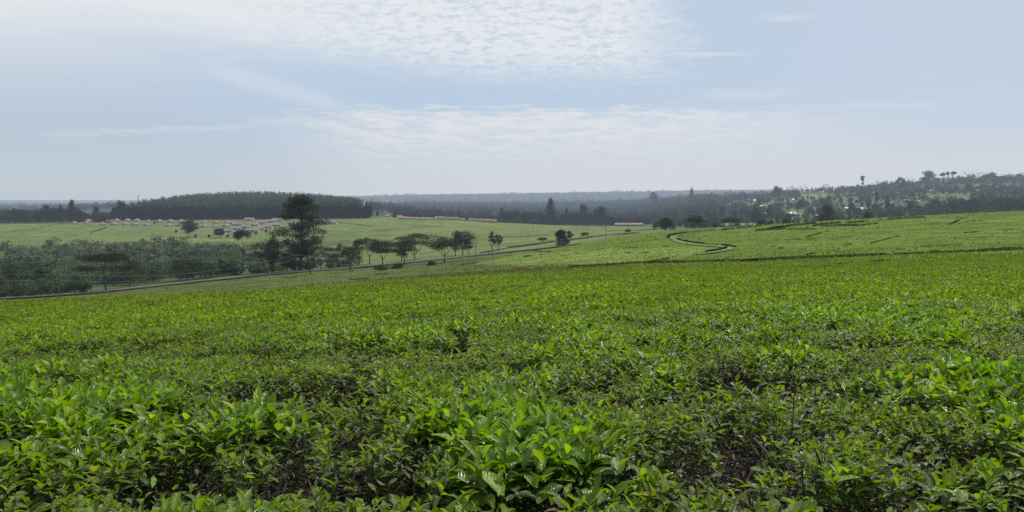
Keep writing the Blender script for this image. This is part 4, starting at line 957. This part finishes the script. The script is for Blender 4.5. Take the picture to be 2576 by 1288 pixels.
for zx, zy, t in ((850, 432, 'just right of the giant eucalyptus'), (920, 432, 'at the right end of the village')):
    o = copy_tree(lh); drop(o, 603.7 + zx * .25, 456.2 + zy * .25, 560, 980, -.1, f'long white village house {t}', 'house', 'long white houses of the village')
shed = house('brown_roof_shed', 9, 5, 2.0, 1.3, 'gable', M_brown, M_brown, 1, .4)
for i, (x, y) in enumerate(((300, 138), (420, 138), (455, 140), (470, 150))):
    o = shed if i == 0 else copy_tree(shed); xd, yd = zc(x, y)
    drop(o, xd, yd, 640, 985, 0, f'brown-roofed shed behind the cream huts, {ORD[i]} from the left', 'shed', 'brown sheds behind the huts')
out = house('outhouse', 2.2, 2.2, 2.3, .6, 'gable', M_pole, M_brown, 0, .2)
for i, (x, y) in enumerate(((1325, 294), (1460, 294), (1648, 294), (1130, 246), (912, 156), (1932, 262), (2032, 240))):
    o = out if i == 0 else copy_tree(out); xd, yd = zc(x, y)
    drop(o, xd, yd, 560, 975, .2, f'small dark outhouse on the village green, {["below the front huts", "left of the flat tree", "right of the flat tree", "below the left huts", "between the back huts", "below the lowest white row", "near the giant eucalyptus"][i]}', 'outhouse', 'dark outhouses on the village green')
# row houses at the top of the far field
rh = house('row_house', 12, 7, 2.6, 2.2, 'gable', M_wall, M_pink, 3, .4)
first = True; i = 0
for zx, zy in ((1480, 356), (1505, 352), (1608, 364), (1618, 382), (1650, 380), (1690, 384), (1735, 383), (1760, 380), (1800, 386), (1832, 382), (1860, 388), (1900, 388), (1950, 388), (1990, 390), (2030, 392), (2080, 392), (2120, 393), (2170, 393), (2240, 396), (2330, 402), (2390, 404), (2440, 406), (2490, 410), (2550, 412)):
    o = rh if first else copy_tree(rh); first = False
    xd, yd = 603.7 + zx * .25, 456.2 + zy * .25
    drop(o, xd, yd, 900, 1105, rng.uniform(-.3, .3), 'small pale row house with pinkish roof lining the top edge of the far field', 'house', 'row houses along the top of the far field', rng.uniform(.5, .72), Y=1092 if xd > 1100 else None)
for i, (x0, x1, y, rm, t, wm) in enumerate(((1547, 1577, 568.5, M_pink, 'pinkish-roofed long shed left of its twin at the far field corner', M_pink), (1580, 1616, 568.5, M_pink, 'pinkish-roofed long shed right of its twin at the far field corner', M_pink), (1800, 1852, 571, M_pink, 'red-roofed long barracks behind the flat spreading tree', M_pink), (1856, 1912, 570.5, M_pink, 'red-roofed long barracks left of the low round tree', M_pink))):
    Y = 760 if i > 1 else 1000; w = (x1 - x0) / FPX * Y
    o = house('long_shed', w, 8, 1.9, 1.8, 'gable', wm, rm, 5, .5); drop(o, (x0 + x1) / 2, y, 0, 0, 0, t, 'shed', None, Y=Y)
    zz = CAMZ - (y + 1 - HZ) / FPX * Y; o.location.z = max(o.location.z, min(zz, o.location.z + 2))
# homestead with shiny hip roof
o = house('homestead', 10, 8, 2.6, 3.2, 'hip', M_brown, M_tin, 4, 1.0); drop(o, 1995, 543, 700, 1500, .1, 'large homestead with shiny hipped tin roof on the lower hillside', 'house', None)
Yh = o.location.y; sc_ = 29 / FPX * Yh / 12; o.scale = (sc_, sc_, sc_ * .8)
tin = house('tin_roof_house', 9, 6, 2.4, 1.7, 'gable', M_wall, M_tin, 2, .4)
rust = house('rust_roof_house', 9, 6, 2.4, 1.7, 'gable', M_wall, M_brown, 2, .4)
TH = [(730, 300), (880, 300), (1040, 322), (1110, 334), (1713, 290), (1985, 290), (1300, 348), (1555, 383), (1600, 383), (1020, 448), (1115, 454), (375, 403), (205, 498), (325, 490), (405, 492), (2200, 184), (2410, 292), (480, 372), (345, 398), (410, 402), (120, 378), (20, 442), (30, 518), (500, 388), (960, 450), (1500, 380), (1090, 458), (560, 300), (430, 315), (2540, 180), (2060, 270), (1330, 346), (190, 430), (2460, 262), (690, 520), (950, 530)]
TH = [(1864.9 + x * .276, 402.5 + y * .276) for x, y in TH] + [(1207.5 + x * .276, 402.5 + y * .276) for x, y in [(845, 484), (1480, 498), (1295, 526), (1325, 528), (1350, 524), (1465, 470), (1500, 498), (1575, 518), (1800, 518), (2240, 468), (2290, 466), (2310, 462), (2340, 488), (2300, 384), (2450, 372), (2180, 505), (2230, 500), (2330, 504), (2100, 510), (2415, 518), (1240, 530), (1720, 540)]] + [(603.7 + 2430 * .25, 456.2 + 325 * .25), (603.7 + 1737 * .25, 456.2 + 332 * .25)]
f1 = f2 = True
for i, (x, y) in enumerate(TH):
    r_ = i % 4 == 3; src = rust if r_ else tin
    if r_: o = src if f2 else copy_tree(src); f2 = False
    else: o = src if f1 else copy_tree(src); f1 = False
    drop(o, x, y, 640 if x > 1700 else 1150, 3000, rng.uniform(-.5, .5), 'tiny house with rusty roof among hillside trees' if r_ else 'tiny house with bright tin roof among hillside trees', 'house', 'rusty-roofed houses scattered on the hillside' if r_ else 'tin-roofed houses scattered on the hillside', rng.uniform(.6, .95))
    if o.location.y > 1500: o.scale = (1.0, 1.0, 1.0)

# ------------------------------------------------------------------ poles and wires
def pole(xd, yt, yb, label, Y=None, lo=240, hi=420, arms=2, thick=.12, group='wooden utility poles'):
    if Y is None: X, Y, Z = spot(xd, yb, lo, hi)
    else: X = (xd - CX) / FPX * Y; Z = float(canopy(X, Y))
    H = CAMZ - (yt - HZ) / FPX * Y - Z
    e = empty('utility_pole', (X, Y, Z), 0, label, 'pole', group)
    mb = MB(); mb.tube([(0, 0, -.5), (0, 0, H * .5), (0, 0, H)], [thick * 1.1, thick, thick * .8], 6); mb.build('post', M_pole, e)
    for k in range(arms):
        z = H * (.97 - .2 * k); mb = MB(); mb.box(-1.1 + .3 * k, 1.1 - .3 * k, -.06 - thick, .06 - thick, z - .07, z + .07); arm = mb.build('crossarm', M_pole, e)
        for x in (-.95 + .3 * k, .95 - .3 * k):
            mb = MB(); mb.tube([(x, -thick, z + .05), (x, -thick, z + .16), (x, -thick, z + .28)], [.05, .08, .04], 6); mb.build('insulator', M_ceramic, arm)
    return np.array([X, Y, Z + H])
pA = pole(147, 690, 748, 'dark utility pole at the left by the roadside hedge', Y=243)
pB = pole(745, 641, 699, 'utility pole rising in front of the giant eucalyptus', lo=240, hi=330)
pC = pole(1196.5, 609, 661, 'tall utility pole beside the rounded acacia, near the walking man', lo=240, hi=340)
pD = pole(1524, 569, 604, 'utility pole standing on the road bank of the far hill', lo=330, hi=480, arms=1)
pE = pole(1450, 565, 582, 'faint distant pole on the pale field left of the road-bank pole', Y=690, arms=1, thick=.13)
pF = pole(1340, 563, 581, 'faint distant pole on the pale field, nearest the huge conifer', Y=690, arms=1, thick=.13)
pG = pole(1580, 569, 580, 'faint distant pole by the flat-topped sapling on the pale field', Y=600, arms=1, thick=.13)
def wire(a, b_, sag, label, dz=0):
    t = np.linspace(0, 1, 24)[:, None]; P = a * (1 - t) + b_ * t; P[:, 2] -= sag * 4 * (t * (1 - t))[:, 0] - dz
    mb = MB(); mb.tube(P, .019, 4, cap=False); tag(mb.build('power_line', M_wire), label, 'wire', 'overhead wires along the road')
left = np.array([pA[0] - 190, pA[1] - 60, pA[2] + 6.0])
for dz, nm in ((.1, 'upper'), (-1.7, 'lower')):
    wire(left, pA, 1.2, f'{nm} thin wire leaving the left utility pole', dz)
    wire(pA, pB, 3.4, f'{nm} thin wire from the left pole to the pole by the giant eucalyptus', dz)
    wire(pB, pC, 4.2, f'{nm} thin wire from the giant eucalyptus pole to the tall roadside pole', dz)
    wire(pC, pD, 4.0, f'{nm} thin wire from the tall roadside pole to the road-bank pole', dz)
# lattice mast on the plantation hill
def mast(xd, yt, Y):
    X = (xd - CX) / FPX * Y; Z = float(canopy(X, Y)); H = CAMZ - (yt - HZ) / FPX * Y - Z
    e = empty('radio_mast', (X, Y, Z), 0, 'thin lattice radio mast poking above the left shoulder of the plantation hill', 'mast'); mb = MB(); w0, w1 = 1.5, .35
    cs = [(-1, -1), (1, -1), (1, 1), (-1, 1)]
    for sx, sy in cs: mb.tube([(sx * w0, sy * w0, 0), (sx * (w0 + w1) / 2, sy * (w0 + w1) / 2, H / 2), (sx * w1, sy * w1, H)], .12, 4)
    for k in range(12):
        za, zb = H * k / 12, H * (k + 1) / 12; wa, wb = w0 + (w1 - w0) * k / 12, w0 + (w1 - w0) * (k + 1) / 12
        for (ax, ay), (bx, by) in zip(cs, cs[1:] + cs[:1]): mb.tube([(ax * wa, ay * wa, za), ((ax * wa + bx * wb) / 2, (ay * wa + by * wb) / 2, (za + zb) / 2), (bx * wb, by * wb, zb)], .06, 4)
    mb.build('lattice', M_steel, e); mb = MB(); mb.tube([(0, 0, H), (0, 0, H + 1.5), (0, 0, H + 3)], .06, 4); mb.build('aerial', M_steel, e)
mast(347.5, 490, 1300)

# ------------------------------------------------------------------ people
def skin_obj(name, nodes, edges, m, parent, sub=2):
    me = bpy.data.meshes.new(name); me.from_pydata([n[0] for n in nodes], edges, []); me.materials.append(m)
    o = bpy.data.objects.new(name, me); COL.objects.link(o); o.parent = parent
    md = o.modifiers.new('skin', 'SKIN'); md.use_smooth_shade = True
    for v, n in zip(me.skin_vertices[0].data, nodes): v.radius = (n[1], n[2] if len(n) > 2 else n[1])
    me.skin_vertices[0].data[0].use_root = True
    s = o.modifiers.new('subsurf', 'SUBSURF'); s.levels = sub; s.render_levels = sub
    return o
def person(xy, rz, label, shirt, swing=.22, Z=None):
    X, Y = xy; e = empty('person', (X, Y, float(canopy(X, Y)) + .47 if Z is None else Z), rz, label, 'person', 'people walking along the road')
    s = swing
    n = [((0, 0, .95), .13, .10), ((0, .01, 1.18), .13, .095), ((0, .02, 1.38), .15, .10), ((0, .01, 1.47), .055), ((0, -.01, 1.56), .075, .085), ((0, -.01, 1.68), .08, .095),
         ((-.17, .02, 1.39), .06), ((-.23, s * .5, 1.12), .045), ((-.23, s * .5 - .14, .90), .036), ((-.22, s * .5 - .18, .80), .04, .022),
         ((.17, .02, 1.39), .06), ((.23, -s * .5, 1.12), .045), ((.23, -s * .5 - .16, .91), .036), ((.22, -s * .5 - .20, .81), .04, .022),
         ((-.09, 0, .88), .10), ((-.10, -s, .48), .065), ((-.10, -s * .8, .09), .045), ((-.10, -s * .8 - .15, .04), .045, .03),
         ((.09, 0, .88), .10), ((.10, s * .4, .48), .065), ((.10, s * 1.3, .10), .045), ((.10, s * 1.3 - .15, .04), .045, .03)]
    ed = [(0, 1), (1, 2), (2, 3), (3, 4), (4, 5), (2, 6), (6, 7), (7, 8), (8, 9), (2, 10), (10, 11), (11, 12), (12, 13), (0, 14), (14, 15), (15, 16), (16, 17), (0, 18), (18, 19), (19, 20), (20, 21)]
    skin_obj('body', n, ed, M_skin, e)
    g = .018
    sh = [((0, 0, .93), .14 + g, .115 + g), ((0, .01, 1.18), .13 + g, .10 + g), ((0, .02, 1.38), .15 + g, .105 + g), ((-.17, .02, 1.39), .06 + g), ((-.23, s * .5, 1.12), .05 + g), ((.17, .02, 1.39), .06 + g), ((.23, -s * .5, 1.12), .05 + g)]
    skin_obj('shirt', sh, [(0, 1), (1, 2), (2, 3), (3, 4), (2, 5), (5, 6)], shirt, e)
    tr = [((0, 0, .93), .13 + g, .105 + g), ((-.09, 0, .86), .10 + g), ((-.10, -s, .48), .07 + g), ((-.10, -s * .8, .14), .055 + g), ((.09, 0, .86), .10 + g), ((.10, s * .4, .48), .07 + g), ((.10, s * 1.3, .15), .055 + g)]
    skin_obj('trousers', tr, [(0, 1), (1, 2), (2, 3), (0, 4), (4, 5), (5, 6)], M_trous, e)
    skin_obj('hair', [((0, .025, 1.62), .07, .075), ((0, .015, 1.71), .085, .09)], [(0, 1)], M_hair, e)
    mb = MB(); mb.tube([(0, -.095, 1.635), (0, -.125, 1.60), (0, -.095, 1.59)], [.012, .02, .014], 6); mb.build('nose', M_skin, e)
def on_road(xd, off=0):
    k = int(np.argmin(abs(CX + FPX * RL[:, 0] / RL[:, 1] - xd))); t = nrm(RL[min(k + 1, len(RL) - 1), :2] - RL[k - 1, :2]); return RL[k, 0] + t[1] * off, RL[k, 1] - t[0] * off
person(on_road(598, -2), 1.9, 'lone person in a pale shirt walking along the road left of the dark bushy tree', M_shirtA)
person(on_road(666, 3), 1.8, 'person in dark clothes, left one of two walking side by side on the road', M_shirtB)
person(on_road(671, 3.6), 1.8, 'person in dark clothes, right one of two walking side by side on the road', M_shirtB, -.2)
person(on_road(1221, 2), -1.6, 'person in dark clothes walking alone near the pair of pale saplings', M_shirtB)

# pale broken branch lying on the tea
X, Y, Z = spot(1042, 806, 5, 14)
mb = MB(); mb.tube([(0, 0, -.05), (.0, .02, .06), (-.03, .0, .12), (-.06, 0, .2)], [.012, .011, .010, .006], 6); mb.tube([(0, .02, .07), (.09, 0, .10), (.2, .02, .06), (.27, .03, .08)], [.011, .010, .012, .007], 6); mb.tube([(.09, 0, .10), (.12, .01, .02), (.13, .02, -.05)], [.009, .008, .006], 6)
o = mb.build('broken_branch', M_pale_bark); o.location = (X, Y, Z + .02); tag(o, 'pale broken branch poking from a dark gap in the tea', 'branch')

# ------------------------------------------------------------------ camera, sun, sky
cd = bpy.data.cameras.new('camera'); cam = bpy.data.objects.new('camera', cd); COL.objects.link(cam)
cam.location = (0, 0, CAMZ); cam.rotation_euler = (PI / 2, 0, 0)
cd.sensor_width = 36; cd.lens = 36 * FPX / 2576; cd.shift_y = -(644 - HZ) / 2576; cd.clip_start = .05; cd.clip_end = 30000
SC_ = bpy.context.scene; SC_.camera = cam
SUN_EL, SUN_AZ = math.radians(52), math.radians(38)      # azimuth to the right of straight ahead
sd = bpy.data.lights.new('sun', 'SUN'); sd.energy = 4.4; sd.angle = math.radians(1.0); sd.color = (1, .955, .88)
so = bpy.data.objects.new('sun', sd); COL.objects.link(so)
so.rotation_euler = (PI / 2 - SUN_EL, 0, PI - SUN_AZ + PI * 0)
# lamp looks along -Z: tilt about X then turn so that light comes from azimuth SUN_AZ ahead-right
import mathutils
dirv = mathutils.Vector((math.sin(SUN_AZ) * math.cos(SUN_EL), math.cos(SUN_AZ) * math.cos(SUN_EL), math.sin(SUN_EL)))
so.rotation_euler = dirv.to_track_quat('Z', 'Y').to_euler()

w = bpy.data.worlds.new('World'); SC_.world = w; w.use_nodes = True; nt = w.node_tree; nt.nodes.clear()
tc = N(nt, 'ShaderNodeTexCoord'); sx = N(nt, 'ShaderNodeSeparateXYZ'); nt.links.new(tc.outputs['Generated'], sx.inputs[0])
ax_, ay_, az_ = sx.outputs
ayc = math_(nt, 'MAXIMUM', math_(nt, 'ABSOLUTE', ay_), .08); azc = math_(nt, 'MAXIMUM', az_, .012)
dx = math_(nt, 'ADD', math_(nt, 'MULTIPLY', math_(nt, 'DIVIDE', ax_, ayc), FPX), CX)
dy = math_(nt, 'SUBTRACT', HZ, math_(nt, 'MULTIPLY', math_(nt, 'DIVIDE', az_, ayc), FPX))
cb = N(nt, 'ShaderNodeCombineXYZ'); nt.links.new(math_(nt, 'DIVIDE', ax_, azc), cb.inputs[0]); nt.links.new(math_(nt, 'DIVIDE', ay_, azc), cb.inputs[1])
plane = cb.outputs[0]
nC = noise(nt, 3.0, 4, plane)
def off(v, n, amt): return math_(nt, 'ADD', v, math_(nt, 'MULTIPLY', math_(nt, 'SUBTRACT', n, .5), amt))
cm = N(nt, 'ShaderNodeCombineXYZ'); nt.links.new(math_(nt, 'MULTIPLY', dx, .0155), cm.inputs[0]); nt.links.new(math_(nt, 'MULTIPLY', dy, .030), cm.inputs[1])
mpm = N(nt, 'ShaderNodeMapping'); mpm.inputs['Rotation'].default_value = (0, 0, .35); mpm.inputs['Scale'].default_value = (.85, 1.2, 1); nt.links.new(cm.outputs[0], mpm.inputs[0])
nB = off(noise(nt, 2.1, 6, mpm.outputs[0], .68), nC, .34)
mpw = N(nt, 'ShaderNodeMapping'); mpw.inputs['Rotation'].default_value = (0, 0, .5); mpw.inputs['Scale'].default_value = (1.0, .35, 1); nt.links.new(plane, mpw.inputs[0])
nS = noise(nt, 2.2, 5, mpw.outputs[0], .6)
def off(v, n, amt): return math_(nt, 'ADD', v, math_(nt, 'MULTIPLY', math_(nt, 'SUBTRACT', n, .5), amt))
def mul(*a):
    r = a[0]
    for b_ in a[1:]: r = math_(nt, 'MULTIPLY', r, b_)
    return r
dxn = off(off(dx, nC, 260), nB, 120); dyn = off(off(dy, nC, 90), nB, 22)
# altocumulus sheet
ylow = math_(nt, 'MINIMUM', math_(nt, 'MAXIMUM', math_(nt, 'ADD', math_(nt, 'MULTIPLY', dx, .155), 25), 70), 208)
rel = math_(nt, 'SUBTRACT', dyn, ylow)
alto = mul(ramp(nt, rel, -95, 45, 1, 0), ramp(nt, off(dxn, nS, 160), 1540, 1800, 1, 0))
mott = ramp(nt, nB, .36, .56, 0, 1)
mreg = ramp(nt, off(dx, nC, 300), 450, 1050, 0, 1)
altoI = mul(alto, math_(nt, 'SUBTRACT', 1.0, mul(math_(nt, 'SUBTRACT', 1.0, mott), math_(nt, 'ADD', mul(mreg, .50), .16))))
# lower band
band = mul(ramp(nt, dyn, 258, 300, 0, 1), ramp(nt, dyn, 310, 450, 1, .25), ramp(nt, dxn, 620, 1000, 0, 1), ramp(nt, off(dx, nS, 500), 1500, 2400, 1, 0))
# wisps
def wisp(x0, y0, x1, y1, wd, amt):
    k = (y1 - y0) / (x1 - x0); d = math_(nt, 'ABSOLUTE', math_(nt, 'SUBTRACT', off(off(dy, nS, 46), nB, 10), math_(nt, 'ADD', math_(nt, 'MULTIPLY', math_(nt, 'SUBTRACT', dx, x0), k), y0)))
    return mul(ramp(nt, d, 0, wd, amt, 0), ramp(nt, dx, x0 - 60, x0 + 60, 0, 1), ramp(nt, dx, x1 - 60, x1 + 80, 1, 0))
ws = [wisp(540, 178, 860, 268, 40, .34), wisp(1680, 137, 1850, 137, 10, .5), wisp(1930, 48, 2020, 44, 14, .35), wisp(1770, 236, 1980, 232, 22, .28), wisp(120, 338, 640, 318, 12, .3), wisp(2000, 268, 2330, 266, 14, .3), wisp(640, 305, 1000, 305, 16, .45)]
veil = mul(ramp(nt, dx, 1350, 100, 0, 1), ramp(nt, off(dy, nS, 160), 330, 60, 0, 1))
cl = math_(nt, 'MAXIMUM', altoI, mul(band, ramp(nt, nS, .34, .62, .42, 1.08)))
for s_ in ws: cl = math_(nt, 'MAXIMUM', cl, s_)
cl = math_(nt, 'ADD', cl, mul(math_(nt, 'SUBTRACT', 1.0, cl), mul(veil, .55)), True)
cl = math_(nt, 'ADD', cl, mul(math_(nt, 'SUBTRACT', nS, .5), .25), True)
blue = mixc(nt, ramp(nt, dx, 1000, 2400, 0, 1), (.465, .585, .735), (.525, .61, .725))
blue = mixc(nt, ramp(nt, dx, 900, 0, 0, 1), blue, (.47, .56, .68))
hor = mixc(nt, ramp(nt, dx, 300, 1500, 0, 1), (.50, .57, .64), (.59, .625, .69))
base = mixc(nt, ramp(nt, dy, 200, 470, 0, 1), blue, hor)
white = mixc(nt, ramp(nt, dy, 60, 430, 0, 1), (.80, .82, .84), (.70, .715, .75))
skyc = mixc(nt, cl, base, white)
sky = N(nt, 'ShaderNodeTexSky'); sky.sky_type = 'NISHITA'; sky.sun_disc = False; sky.sun_elevation = SUN_EL; sky.sun_rotation = SUN_AZ; sky.altitude = 2000; sky.dust_density = 3
b1 = N(nt, 'ShaderNodeBackground'); nt.links.new(sky.outputs[0], b1.inputs[0]); b1.inputs[1].default_value = .08
b2 = N(nt, 'ShaderNodeBackground'); nt.links.new(skyc, b2.inputs[0]); b2.inputs[1].default_value = 1.06
mx = N(nt, 'ShaderNodeMixShader'); mx.inputs[0].default_value = .9; nt.links.new(b1.outputs[0], mx.inputs[1]); nt.links.new(b2.outputs[0], mx.inputs[2])
ow = N(nt, 'ShaderNodeOutputWorld'); nt.links.new(mx.outputs[0], ow.inputs[0])

SC_.view_settings.view_transform = 'Standard'; SC_.view_settings.look = 'None'; SC_.view_settings.exposure = 0; SC_.view_settings.gamma = 1
SC_.render.engine = 'CYCLES'
cy = SC_.cycles; cy.max_bounces = 6; cy.diffuse_bounces = 3; cy.glossy_bounces = 2; cy.transmission_bounces = 3; cy.transparent_max_bounces = 4
cy.use_denoising = False; cy.sample_clamp_indirect = 4; cy.caustics_reflective = False; cy.caustics_refractive = False
